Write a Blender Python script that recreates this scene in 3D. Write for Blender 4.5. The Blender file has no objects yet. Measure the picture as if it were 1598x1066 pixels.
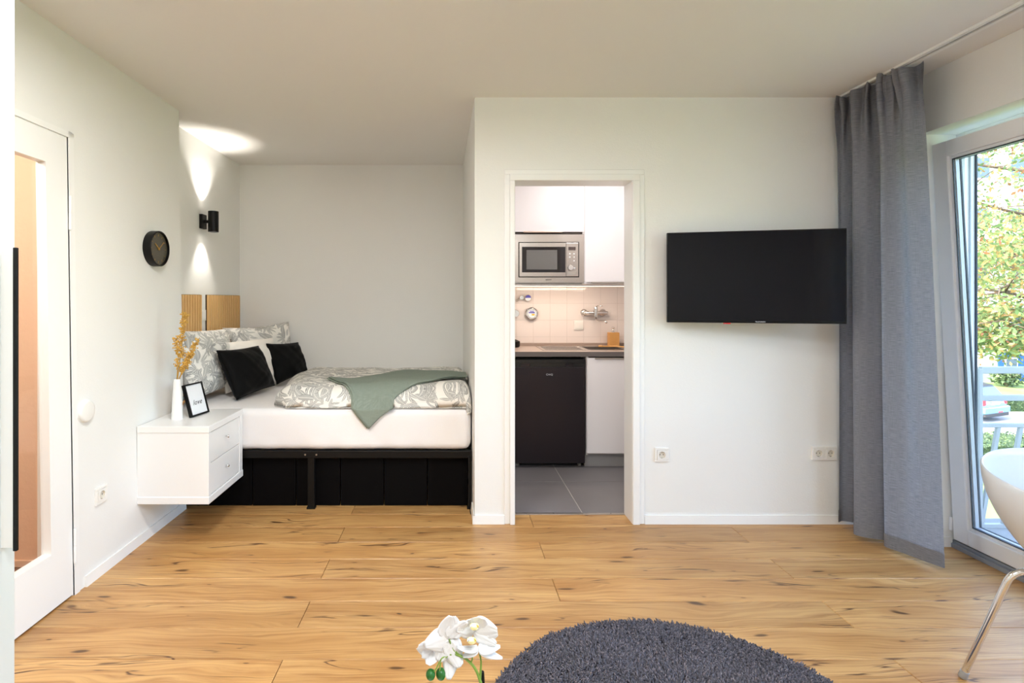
import bpy, bmesh, math, random
import numpy as np
from mathutils import Vector, Matrix

PI = math.pi
random.seed(7)
RNG = np.random.default_rng(11)
SC = bpy.context.scene
COL = SC.collection

# ------------------------------------------------------------------ camera, world, sun, exposure
H = 1.316                                   # eye height
F = 840.0                                   # focal length in pixels of the 1598 px wide frame
cam_d = bpy.data.cameras.new('camera')
cam = bpy.data.objects.new('camera', cam_d)
COL.objects.link(cam)
cam_d.sensor_width = 36.0
cam_d.lens = F / 1598.0 * 36.0
cam_d.shift_x = 93.0 / 1598.0
cam_d.shift_y = -66.0 / 1598.0
cam_d.clip_start = 0.05
cam_d.clip_end = 500
cam.location = (0, 0, H)
cam.rotation_euler = (PI / 2, 0, 0)
SC.camera = cam

world = bpy.data.worlds.new('world')
SC.world = world
world.use_nodes = True
wn = world.node_tree
wn.nodes.clear()
sky = wn.nodes.new('ShaderNodeTexSky')
sky.sky_type = 'NISHITA'
sky.sun_disc = False
sky.sun_elevation = math.radians(42)
sky.sun_rotation = math.radians(250)
sky.air_density = 1.0
sky.dust_density = 3.0
sky.ozone_density = 1.0
bg = wn.nodes.new('ShaderNodeBackground')
bg.inputs['Strength'].default_value = 1.7
wo = wn.nodes.new('ShaderNodeOutputWorld')
wn.links.new(sky.outputs[0], bg.inputs[0])
wn.links.new(bg.outputs[0], wo.inputs[0])

sun_d = bpy.data.lights.new('sun', 'SUN')
sun_d.energy = 2.3
sun_d.angle = math.radians(1.0)
sun_d.color = (1.0, 0.96, 0.88)
sun = bpy.data.objects.new('sun', sun_d)
COL.objects.link(sun)
sun.rotation_euler = Vector((0.62, 0.40, -0.68)).to_track_quat('-Z', 'Y').to_euler()

def area(name, loc, direction, sx, sy, power, color=(1, 1, 1), shape='RECTANGLE', spread=180):
    d = bpy.data.lights.new(name, 'AREA')
    d.shape = shape
    d.size = sx
    if shape in ('RECTANGLE', 'ELLIPSE'):
        d.size_y = sy
    d.energy = power
    d.color = color
    d.spread = math.radians(spread)
    o = bpy.data.objects.new(name, d)
    COL.objects.link(o)
    o.location = loc
    o.rotation_euler = Vector(direction).to_track_quat('-Z', 'Y').to_euler()
    return o

# portal that guides daylight sampling through the glazed opening
portal = area('window_portal', (2.86, 1.33, 1.12), (-1, 0, 0), 3.2, 2.2, 1.0)
portal.data.cycles.is_portal = True
ROOM_FILL = area('room_fill_light', (0.45, 0.1, 2.338), (0, 0, -1), 0.84, 0.84, 30, (0.87, 0.945, 1.0), 'DISK')  # added fill lamp behind the camera, brightens the room unseen
ROOM_FILL_UP = area('room_fill_uplight', (0.45, 0.1, 2.402), (0, 0.0, 1), 0.84, 0.84, 33, (0.93, 0.965, 1.0), 'DISK')  # added upward fill, brightens the ceiling from the same unseen fixture
ALCOVE_FILL = area('alcove_fill_light', (-0.60, 1.50, 2.435), (0, 0, -1), 0.5, 0.5, 28, (1.0, 0.975, 0.945), 'DISK')  # added fill lamp just out of view, brightens the alcove
KITCHEN_LIGHT = area('kitchen_lamp_light', (1.05, 3.70, 2.42), (0, 0, -1), 0.35, 0.35, 6.5, (1.0, 0.94, 0.92), 'DISK')
HALL_LIGHT = area('hall_lamp_light', (-2.45, 1.2, 2.40), (0.1, 0.9, -0.8), 0.5, 0.5, 23, (1.0, 0.93, 0.80), 'DISK')

SC.view_settings.view_transform = 'Standard'
SC.view_settings.look = 'None'
SC.view_settings.gamma = 1.0
SC.view_settings.use_curve_mapping = False
SC.view_settings.exposure = 0.54
SC.cycles.max_bounces = 12
SC.cycles.diffuse_bounces = 7
SC.cycles.glossy_bounces = 4
SC.cycles.transmission_bounces = 8
SC.cycles.transparent_max_bounces = 16
SC.cycles.caustics_reflective = False
SC.cycles.caustics_refractive = False
SC.cycles.sample_clamp_indirect = 6.0
SC.cycles.use_denoising = True

# ------------------------------------------------------------------ helpers
def srgb(r, g, b):
    def f(c):
        c /= 255.0
        return c / 12.92 if c <= 0.04045 else ((c + 0.055) / 1.055) ** 2.4
    return (f(r), f(g), f(b), 1.0)

def new_mat(name):
    m = bpy.data.materials.new(name)
    m.use_nodes = True
    nt = m.node_tree
    return m, nt, nt.nodes['Principled BSDF']

def mat(name, col, rough=0.5, metal=0.0, bump=0.0, bscale=60.0, spec=None, vary=0.0, vscale=3.0, coat=0.0, emit=None, estr=0.0, stretch=None):
    m, nt, p = new_mat(name)
    p.inputs['Base Color'].default_value = col
    p.inputs['Roughness'].default_value = rough
    p.inputs['Metallic'].default_value = metal
    if spec is not None:
        p.inputs['Specular IOR Level'].default_value = spec
    if coat:
        p.inputs['Coat Weight'].default_value = coat
        p.inputs['Coat Roughness'].default_value = 0.05
    if emit:
        p.inputs['Emission Color'].default_value = emit
        p.inputs['Emission Strength'].default_value = estr
    tc = nt.nodes.new('ShaderNodeTexCoord')
    mp = nt.nodes.new('ShaderNodeMapping')
    nt.links.new(tc.outputs['Object'], mp.inputs[0])
    if stretch:
        mp.inputs['Scale'].default_value = stretch
    n = nt.nodes.new('ShaderNodeTexNoise')
    n.inputs['Scale'].default_value = bscale
    n.inputs['Detail'].default_value = 4
    nt.links.new(mp.outputs[0], n.inputs['Vector'])
    b = nt.nodes.new('ShaderNodeBump')
    b.inputs['Strength'].default_value = bump
    b.inputs['Distance'].default_value = 0.002
    nt.links.new(n.outputs[0], b.inputs['Height'])
    if bump:
        nt.links.new(b.outputs[0], p.inputs['Normal'])
    if vary:
        n2 = nt.nodes.new('ShaderNodeTexNoise')
        n2.inputs['Scale'].default_value = vscale
        n2.inputs['Detail'].default_value = 5
        nt.links.new(mp.outputs[0], n2.inputs['Vector'])
        mx = nt.nodes.new('ShaderNodeMix')
        mx.data_type = 'RGBA'
        mx.inputs[6].default_value = tuple(c * (1 - vary) for c in col[:3]) + (1,)
        mx.inputs[7].default_value = tuple(min(1, c * (1 + vary)) for c in col[:3]) + (1,)
        nt.links.new(n2.outputs[0], mx.inputs[0])
        nt.links.new(mx.outputs[2], p.inputs['Base Color'])
    return m

class NT:
    """tiny node graph helper"""
    def __init__(s, nt):
        s.nt = nt
    def n(s, t, **kw):
        x = s.nt.nodes.new(t)
        for k, v in kw.items():
            setattr(x, k, v)
        return x
    def put(s, sock, v):
        if hasattr(v, 'links') or isinstance(v, bpy.types.NodeSocket):
            s.nt.links.new(v, sock)
        else:
            sock.default_value = v
    def m(s, op, a, b=0.0, c=0.0, clamp=False):
        x = s.n('ShaderNodeMath', operation=op, use_clamp=clamp)
        s.put(x.inputs[0], a); s.put(x.inputs[1], b); s.put(x.inputs[2], c)
        return x.outputs[0]
    def noise(s, vec, scale, detail=4, rough=0.5, dist=0.0):
        x = s.n('ShaderNodeTexNoise')
        s.put(x.inputs['Vector'], vec)
        x.inputs['Scale'].default_value = scale
        x.inputs['Detail'].default_value = detail
        x.inputs['Roughness'].default_value = rough
        x.inputs['Distortion'].default_value = dist
        return x.outputs[0]
    def mapv(s, vec, loc=(0, 0, 0), scale=(1, 1, 1), rot=(0, 0, 0)):
        x = s.n('ShaderNodeMapping')
        s.put(x.inputs[0], vec)
        x.inputs['Location'].default_value = loc
        x.inputs['Scale'].default_value = scale
        x.inputs['Rotation'].default_value = rot
        return x.outputs[0]
    def mix(s, fac, a, b):
        x = s.n('ShaderNodeMix', data_type='RGBA')
        s.put(x.inputs[0], fac); s.put(x.inputs[6], a); s.put(x.inputs[7], b)
        return x.outputs[2]
    def step(s, v, lo, hi):
        x = s.n('ShaderNodeMapRange', interpolation_type='SMOOTHSTEP')
        s.put(x.inputs[0], v)
        x.inputs[1].default_value = lo
        x.inputs[2].default_value = hi
        return x.outputs[0]

WO = {}     # world origin of every object we make

class MB:
    def __init__(s):
        s.v = []
        s.f = []
        s.uv = None
    def box(s, x0, x1, y0, y1, z0, z1, T=None):
        b = len(s.v)
        pts = [(x, y, z) for z in (z0, z1) for y in (y0, y1) for x in (x0, x1)]
        if T:
            pts = [tuple(T @ Vector(p)) for p in pts]
        s.v += pts
        s.f += [tuple(b + i for i in q) for q in ((0, 2, 3, 1), (4, 5, 7, 6), (0, 1, 5, 4), (2, 6, 7, 3), (0, 4, 6, 2), (1, 3, 7, 5))]
        return s
    def prism(s, bottom, top):
        b = len(s.v); n = len(bottom)
        s.v += [tuple(p) for p in bottom] + [tuple(p) for p in top]
        s.f.append(tuple(b + i for i in reversed(range(n))))
        s.f.append(tuple(b + n + i for i in range(n)))
        for i in range(n):
            j = (i + 1) % n
            s.f.append((b + i, b + j, b + n + j, b + n + i))
        return s
    def lathe(s, prof, c=(0, 0, 0), axis='Z', n=32, T=None, a0=0.0, a1=2 * PI):
        """prof: list of (radius, height); rings around the axis"""
        b = len(s.v); full = abs(a1 - a0 - 2 * PI) < 1e-6
        m = n if full else n + 1
        for r, h in prof:
            for k in range(m):
                a = a0 + (a1 - a0) * k / n
                p = (r * math.cos(a), r * math.sin(a), h)
                if axis == 'X': p = (h, p[0], p[1])
                if axis == 'Y': p = (p[1], h, p[0])
                p = Vector((p[0] + c[0], p[1] + c[1], p[2] + c[2]))
                if T: p = T @ p
                s.v.append(tuple(p))
        for i in range(len(prof) - 1):
            for k in range(n):
                k2 = (k + 1) % m
                s.f.append((b + i * m + k, b + i * m + k2, b + (i + 1) * m + k2, b + (i + 1) * m + k))
        return s
    def tube(s, pts, rad, n=8, cap=True):
        pts = [Vector(p) for p in pts]
        if not isinstance(rad, (list, tuple)): rad = [rad] * len(pts)
        b = len(s.v)
        t0 = (pts[1] - pts[0]).normalized()
        up = Vector((0, 0, 1)) if abs(t0.z) < 0.9 else Vector((1, 0, 0))
        a = t0.cross(up).normalized()
        for i, p in enumerate(pts):
            t = (pts[min(i + 1, len(pts) - 1)] - pts[max(i - 1, 0)]).normalized()
            a = (a - t * a.dot(t)).normalized()
            c = t.cross(a)
            for k in range(n):
                q = 2 * PI * k / n
                s.v.append(tuple(p + (a * math.cos(q) + c * math.sin(q)) * rad[i]))
        for i in range(len(pts) - 1):
            for k in range(n):
                k2 = (k + 1) % n
                s.f.append((b + i * n + k, b + i * n + k2, b + (i + 1) * n + k2, b + (i + 1) * n + k))
        if cap:
            s.f.append(tuple(b + k for k in reversed(range(n))))
            e = b + (len(pts) - 1) * n
            s.f.append(tuple(e + k for k in range(n)))
        return s
    def grid(s, nu, nv, fn):
        b = len(s.v)
        for j in range(nv + 1):
            for i in range(nu + 1):
                s.v.append(tuple(fn(i / nu, j / nv)))
        for j in range(nv):
            for i in range(nu):
                q = b + j * (nu + 1) + i
                s.f.append((q, q + 1, q + nu + 2, q + nu + 1))
        return s
    def mesh(s, name, m=None, smooth=False, off=(0, 0, 0)):
        me = bpy.data.meshes.new(name)
        me.from_pydata([(p[0] - off[0], p[1] - off[1], p[2] - off[2]) for p in s.v], [], s.f)
        if m: me.materials.append(m)
        if smooth:
            me.shade_smooth()
        return me
    def build(s, name, m, parent=None, smooth=False, bevel=0.0, seg=2, fix=False, loc=None, sharp=None):
        off = WO[parent] if parent else (loc or (0, 0, 0))
        me = s.mesh(name, m, smooth, off)
        if fix:
            bm = bmesh.new(); bm.from_mesh(me)
            bmesh.ops.remove_doubles(bm, verts=bm.verts, dist=1e-5)
            bmesh.ops.recalc_face_normals(bm, faces=bm.faces)
            bm.to_mesh(me); bm.free()
        if sharp:
            me.set_sharp_from_angle(angle=math.radians(sharp))
        o = bpy.data.objects.new(name, me)
        COL.objects.link(o)
        if parent:
            o.parent = parent
        elif loc:
            o.location = loc
        WO[o] = tuple(off)
        if bevel:
            bv = o.modifiers.new('bevel', 'BEVEL')
            bv.width = bevel; bv.segments = seg; bv.limit_method = 'ANGLE'
            bv.angle_limit = math.radians(40)
        return o

def thing(name, label, cat, loc=(0, 0, 0), group=None):
    o = bpy.data.objects.new(name, None)
    o.empty_display_size = 0.05
    COL.objects.link(o)
    o.location = loc
    WO[o] = tuple(loc)
    return tag(o, label, cat, group)

def tag(o, label, cat, group=None):
    o['label'] = label; o['category'] = cat
    if group: o['group'] = group
    return o

def struct(o):
    o['kind'] = 'structure'
    return o

def piece(name, me, parent, loc):
    """a repeated piece sharing mesh data; loc in world coordinates"""
    o = bpy.data.objects.new(name, me)
    COL.objects.link(o)
    o.parent = parent
    w = WO[parent]
    o.location = (loc[0] - w[0], loc[1] - w[1], loc[2] - w[2])
    WO[o] = tuple(loc)
    return o

def box_part(name, b, m, parent, bevel=0.0, seg=2):
    return MB().box(*b).build(name, m, parent, bevel=bevel, seg=seg)

def text(name, body, size, m, parent, M, extrude=0.0004, shear=0.0, align='CENTER', space=1.0):
    c = bpy.data.curves.new(name, 'FONT')
    c.body = body; c.size = size; c.extrude = extrude; c.shear = shear
    c.align_x = align; c.align_y = 'CENTER'; c.space_character = space
    c.materials.append(m)
    tmp = bpy.data.objects.new(name, c)
    COL.objects.link(tmp)
    me = bpy.data.meshes.new_from_object(tmp.evaluated_get(bpy.context.evaluated_depsgraph_get()))
    bpy.data.objects.remove(tmp)
    o = bpy.data.objects.new(name, me)
    COL.objects.link(o)
    o.parent = parent
    o.matrix_local = Matrix.Translation(-Vector(WO[parent])) @ M
    return o

def frameM(o, x, y):
    """matrix with local x, y axes along given vectors"""
    x = Vector(x).normalized(); y = Vector(y).normalized(); z = x.cross(y)
    M = Matrix((x, y, z)).transposed().to_4x4()
    M.translation = Vector(o)
    return M

# ------------------------------------------------------------------ materials
M = {}
M['wall'] = mat('white_wall_paint', srgb(236, 236, 234), 0.75, bump=0.35, bscale=130, spec=0.3)
M['ceil'] = mat('white_ceiling_paint', srgb(233, 231, 228), 0.85, bump=0.15, bscale=90, spec=0.2)
M['trim'] = mat('white_gloss_trim', srgb(240, 240, 239), 0.32, bump=0.02)
M['lacquer'] = mat('white_lacquer', srgb(240, 240, 240), 0.28, bump=0.02)
M['cab'] = mat('white_cabinet_front', srgb(238, 234, 236), 0.35)
M['cabin'] = mat('cabinet_carcass', srgb(205, 200, 198), 0.5)
M['alu'] = mat('brushed_aluminium', srgb(190, 182, 175), 0.3, 0.9, bump=0.05, bscale=200, stretch=(0.05, 1, 1))
M['pvc'] = mat('white_window_plastic', srgb(238, 239, 242), 0.3)
M['gasket'] = mat('dark_rubber_gasket', srgb(52, 58, 66), 0.6)
M['spacer'] = mat('grey_glass_spacer', srgb(176, 180, 186), 0.4, 0.2)
M['black'] = mat('matt_black_metal', srgb(12, 11, 11), 0.45, bump=0.05, spec=0.25)
M['blackpanel'] = mat('black_board', srgb(4, 3, 4), 0.7, bump=0.1, spec=0.1)
M['steel'] = mat('stainless_steel', srgb(186, 177, 170), 0.26, 0.85, bump=0.04, bscale=150, stretch=(0.04, 1, 1))
M['chrome'] = mat('chrome', srgb(225, 222, 220), 0.08, 1.0)
M['gapshade'] = mat('painted_gap_shade', srgb(60, 48, 42), 0.7)
M['gold'] = mat('brushed_gold', srgb(214, 170, 90), 0.3, 0.85)
M['berry'] = mat('golden_berries', srgb(222, 176, 84), 0.4, 0.25, vary=0.25, vscale=60)
M['rug_base'] = mat('rug_backing', srgb(70, 68, 74), 0.9)
M['sheet'] = mat('white_bed_sheet', srgb(238, 236, 237), 0.85, bump=0.25, bscale=250, spec=0.2)
M['whitepil'] = mat('white_pillowcase', srgb(238, 232, 224), 0.8, bump=0.2, bscale=160, spec=0.2)
M['shell'] = mat('white_plastic_shell', srgb(214, 218, 224), 0.3, coat=0.15)
M['bamboo'] = mat('bamboo', srgb(216, 160, 92), 0.45, vary=0.12, vscale=30, stretch=(1, 1, 12))
M['paper'] = mat('white_print_paper', srgb(236, 238, 242), 0.5)
M['ink'] = mat('black_ink', srgb(40, 40, 42), 0.6)
M['socket'] = mat('white_socket_plastic', srgb(240, 238, 234), 0.3)
M['sockdark'] = mat('socket_hole', srgb(90, 88, 84), 0.5)
M['ceramic'] = mat('white_ceramic', srgb(240, 240, 240), 0.2, coat=0.3)
M['slat'] = mat('oak_slat_wood', srgb(222, 178, 118), 0.5, vary=0.18, vscale=25, stretch=(1, 1, 0.12))
M['felt'] = mat('dark_felt_backing', srgb(58, 40, 28), 0.95)
M['peach'] = mat('peach_textured_wallpaper', srgb(226, 196, 172), 0.8, bump=1.0, bscale=38)
M['brownfloor'] = mat('brown_hall_floor', srgb(120, 74, 42), 0.5, vary=0.2)
M['tile'] = mat('white_glazed_tile', srgb(238, 228, 224), 0.12, bump=0.02, coat=0.2)
M['grout'] = mat('light_grout', srgb(212, 202, 196), 0.9)
M['floortile'] = mat('grey_floor_tile', srgb(120, 116, 118), 0.45, vary=0.2, vscale=2.5, bump=0.1)
M['floorgrout'] = mat('pale_floor_grout', srgb(178, 172, 168), 0.9)
M['worktop'] = mat('taupe_worktop', srgb(168, 150, 140), 0.35, vary=0.06, vscale=60)
M['plinth'] = mat('grey_plinth', srgb(150, 148, 147), 0.4)
M['hedge'] = mat('hedge_leaf', srgb(96, 124, 72), 0.6)
M['road'] = mat('asphalt', srgb(132, 131, 131), 0.9, bump=0.3, vary=0.08)
M['pave'] = mat('pale_pavement', srgb(172, 170, 166), 0.9, bump=0.2, vary=0.06)
M['white_render'] = mat('white_render_facade', srgb(206, 205, 203), 0.9, bump=0.2, bscale=20)
M['bluewall'] = mat('blue_facade', srgb(22, 74, 160), 0.8, bump=0.2, bscale=20)
M['concrete'] = mat('grey_concrete', srgb(128, 128, 128), 0.9, bump=0.3, vary=0.1)
M['railing'] = mat('galvanised_railing', srgb(150, 153, 155), 0.5, 0.2, vary=0.08, vscale=20)
M['carpaint'] = mat('light_blue_car_paint', srgb(86, 142, 186), 0.25, coat=0.6)
M['cardark'] = mat('black_car_plastic', srgb(38, 40, 44), 0.5)
M['carglass'] = mat('dark_car_glass', srgb(70, 84, 96), 0.08)
M['redlamp'] = mat('red_lamp_plastic', srgb(205, 40, 48), 0.2)
M['bark'] = mat('tree_bark', srgb(92, 78, 66), 0.9, bump=0.6, bscale=30)
M['stem'] = mat('orchid_stem_green', srgb(122, 152, 62), 0.45)
M['bud'] = mat('orchid_bud_green', srgb(30, 96, 30), 0.35, vary=0.3, vscale=60)
M['yellow'] = mat('orchid_lip_yellow', srgb(240, 222, 110), 0.5)
M['screenlet'] = mat('dark_display', srgb(74, 60, 58), 0.2)
M['logo'] = mat('silver_lettering', srgb(225, 228, 235), 0.4)
M['blueprint'] = mat('blue_print', srgb(80, 80, 190), 0.4)
M['yellowprint'] = mat('yellow_print', srgb(235, 185, 60), 0.4)
M['water_dark'] = mat('sink_inside', srgb(150, 140, 132), 0.3, 0.8)

def make_glass(name, tint=(1, 1, 1, 1)):
    m, nt, p = new_mat(name)
    nt.nodes.remove(p)
    g = NT(nt)
    out = nt.nodes['Material Output']
    tr = g.n('ShaderNodeBsdfTransparent'); tr.inputs[0].default_value = tint
    gl = g.n('ShaderNodeBsdfGlossy'); gl.inputs['Roughness'].default_value = 0.01
    fr = g.n('ShaderNodeFresnel'); fr.inputs[0].default_value = 1.45
    mx = g.n('ShaderNodeMixShader')
    geo = g.n('ShaderNodeNewGeometry')     # reflect on the outer faces only
    nt.links.new(g.m('MULTIPLY', fr.outputs[0], g.m('SUBTRACT', 1.0, geo.outputs['Backfacing'])), mx.inputs[0]); nt.links.new(tr.outputs[0], mx.inputs[1]); nt.links.new(gl.outputs[0], mx.inputs[2])
    nt.links.new(mx.outputs[0], out.inputs[0])
    return m
M['glass'] = make_glass('window_glass', (0.97, 0.98, 0.98, 1))

def make_fabric_black():
    m, nt, p = new_mat('black_velvet')
    p.inputs['Base Color'].default_value = srgb(10, 10, 10)
    p.inputs['Roughness'].default_value = 0.7
    p.inputs['Specular IOR Level'].default_value = 0.1
    p.inputs['Sheen Weight'].default_value = 0.08
    p.inputs['Sheen Roughness'].default_value = 0.35
    return m
M['velvet'] = make_fabric_black()

def make_gloss_black(name, col, rough, brushed=False):
    m, nt, p = new_mat(name)
    p.inputs['Base Color'].default_value = col
    p.inputs['Roughness'].default_value = rough
    if name.startswith('tv'):
        p.inputs['Specular IOR Level'].default_value = 0.2
    if brushed:
        p.inputs['Metallic'].default_value = 0.55
    return m
M['screen'] = make_gloss_black('tv_screen', srgb(9, 10, 17), 0.07)
M['bezel'] = make_gloss_black('tv_bezel', srgb(8, 8, 10), 0.3)
M['fridge'] = make_gloss_black('black_steel_fridge', srgb(46, 40, 45), 0.34, True)
M['fridge2'] = make_gloss_black('fridge_black_plastic', srgb(14, 13, 14), 0.25)
M['ovenglass'] = make_gloss_black('microwave_black_glass', srgb(34, 28, 30), 0.08)
M['ovenmesh'] = make_gloss_black('microwave_window', srgb(112, 110, 108), 0.15)

def make_oak():
    m, nt, p = new_mat('oiled_oak_plank')
    g = NT(nt)
    tc = g.n('ShaderNodeTexCoord')
    oi = g.n('ShaderNodeObjectInfo')
    comb = g.n('ShaderNodeCombineXYZ')
    g.put(comb.inputs[0], g.m('MULTIPLY', oi.outputs['Random'], 37.0))
    g.put(comb.inputs[1], g.m('MULTIPLY', oi.outputs['Random'], 91.0))
    g.put(comb.inputs[2], g.m('MULTIPLY', oi.outputs['Random'], 13.0))
    add = g.n('ShaderNodeVectorMath', operation='ADD')
    nt.links.new(tc.outputs['Object'], add.inputs[0]); nt.links.new(comb.outputs[0], add.inputs[1])
    v = add.outputs[0]
    # warp so the grain swings round knots
    warp = g.n('ShaderNodeTexNoise'); g.put(warp.inputs['Vector'], g.mapv(v, scale=(1.3, 5, 1))); warp.inputs['Scale'].default_value = 1.2
    warp.inputs['Detail'].default_value = 2
    wv = g.n('ShaderNodeVectorMath', operation='SCALE'); g.put(wv.inputs[0], warp.outputs['Color']); wv.inputs['Scale'].default_value = 0.16
    v2n = g.n('ShaderNodeVectorMath', operation='ADD'); g.put(v2n.inputs[0], v); g.put(v2n.inputs[1], wv.outputs[0])
    v2 = v2n.outputs[0]
    grain = g.noise(g.mapv(v2, scale=(1.6, 42, 1)), 1.6, 6, 0.62)
    fine = g.noise(g.mapv(v2, scale=(6, 260, 1)), 1.4, 3, 0.6)
    broad = g.noise(g.mapv(v2, scale=(0.9, 7, 1)), 1.3, 3)
    ring = g.n('ShaderNodeTexWave', wave_type='BANDS', bands_direction='Y')
    g.put(ring.inputs['Vector'], g.mapv(v2, scale=(0.5, 6.0, 1)))
    ring.inputs['Scale'].default_value = 3.2; ring.inputs['Distortion'].default_value = 9.0
    ring.inputs['Detail'].default_value = 3; ring.inputs['Detail Scale'].default_value = 0.5
    light = srgb(214, 168, 114); mid = srgb(192, 142, 90); dark = srgb(156, 104, 60); knot = srgb(66, 36, 20)
    c = g.mix(g.step(broad, 0.32, 0.68), mid, light)
    c = g.mix(g.m('MULTIPLY', g.step(grain, 0.44, 0.72), 0.8), c, dark)
    c = g.mix(g.m('MULTIPLY', g.step(ring.outputs['Fac'], 0.55, 1.0), 0.22), c, dark)
    c = g.mix(g.m('MULTIPLY', g.step(fine, 0.5, 0.8), 0.20), c, dark)
    # knots
    def knots(scale_v, loc, size, keep):
        vo = g.n('ShaderNodeTexVoronoi', voronoi_dimensions='2D', feature='F1')
        kv = g.mapv(v2, loc=loc, scale=scale_v)
        g.put(vo.inputs['Vector'], kv); vo.inputs['Scale'].default_value = 1.0
        sep = g.n('ShaderNodeSeparateColor'); g.put(sep.inputs[0], vo.outputs['Color'])
        present = g.m('LESS_THAN', sep.outputs[0], keep)
        core = g.m('SUBTRACT', 1.0, g.step(vo.outputs['Distance'], size * 0.25, size * 0.75))
        halo = g.m('SUBTRACT', 1.0, g.step(vo.outputs['Distance'], size * 0.5, size * 2.8))
        return g.m('MULTIPLY', present, core), g.m('MULTIPLY', present, halo)
    k1, h1 = knots((1.25, 5.2, 1), (0.3, 0.7, 0), 0.075, 0.6)
    k2, h2 = knots((2.2, 8.5, 1), (4.3, 2.7, 0), 0.05, 0.36)
    # long drying cracks and streaks
    cr = g.noise(g.mapv(v2, loc=(3, 5, 0), scale=(0.75, 10.0, 1)), 1.35, 3, 0.5, 0.0)
    ridge = g.m('ABSOLUTE', g.m('SUBTRACT', cr, 0.5))
    crm = g.m('SUBTRACT', 1.0, g.step(ridge, 0.001, 0.013))
    msk = g.step(g.noise(g.mapv(v, loc=(9, 2, 0), scale=(1.2, 6, 1)), 1.5, 3), 0.48, 0.60)
    crm = g.m('MULTIPLY', crm, msk)
    c = g.mix(g.m('MULTIPLY', g.m('MAXIMUM', h1, h2), 0.36), c, srgb(160, 104, 56))
    c = g.mix(g.m('MULTIPLY', crm, 0.9), c, srgb(80, 44, 24))
    c = g.mix(g.m('MULTIPLY', g.m('MAXIMUM', k1, k2), 0.85), c, knot)
    hsv = g.n('ShaderNodeHueSaturation')
    g.put(hsv.inputs['Color'], c)
    g.put(hsv.inputs['Value'], g.m('ADD', 0.79, g.m('MULTIPLY', oi.outputs['Random'], 0.17)))
    hsv.inputs['Saturation'].default_value = 1.02
    hsv.inputs['Hue'].default_value = 0.505
    nt.links.new(hsv.outputs[0], p.inputs['Base Color'])
    p.inputs['Roughness'].default_value = 1.7
    g.put(p.inputs['Roughness'], g.m('ADD', 0.28, g.m('MULTIPLY', grain, 0.16)))
    bp = g.n('ShaderNodeBump'); bp.inputs['Strength'].default_value = 0.12; bp.inputs['Distance'].default_value = 0.001
    g.put(bp.inputs['Height'], g.m('SUBTRACT', fine, g.m('MULTIPLY', crm, 2.0)))
    nt.links.new(bp.outputs[0], p.inputs['Normal'])
    return m
M['oak'] = make_oak()

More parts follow.
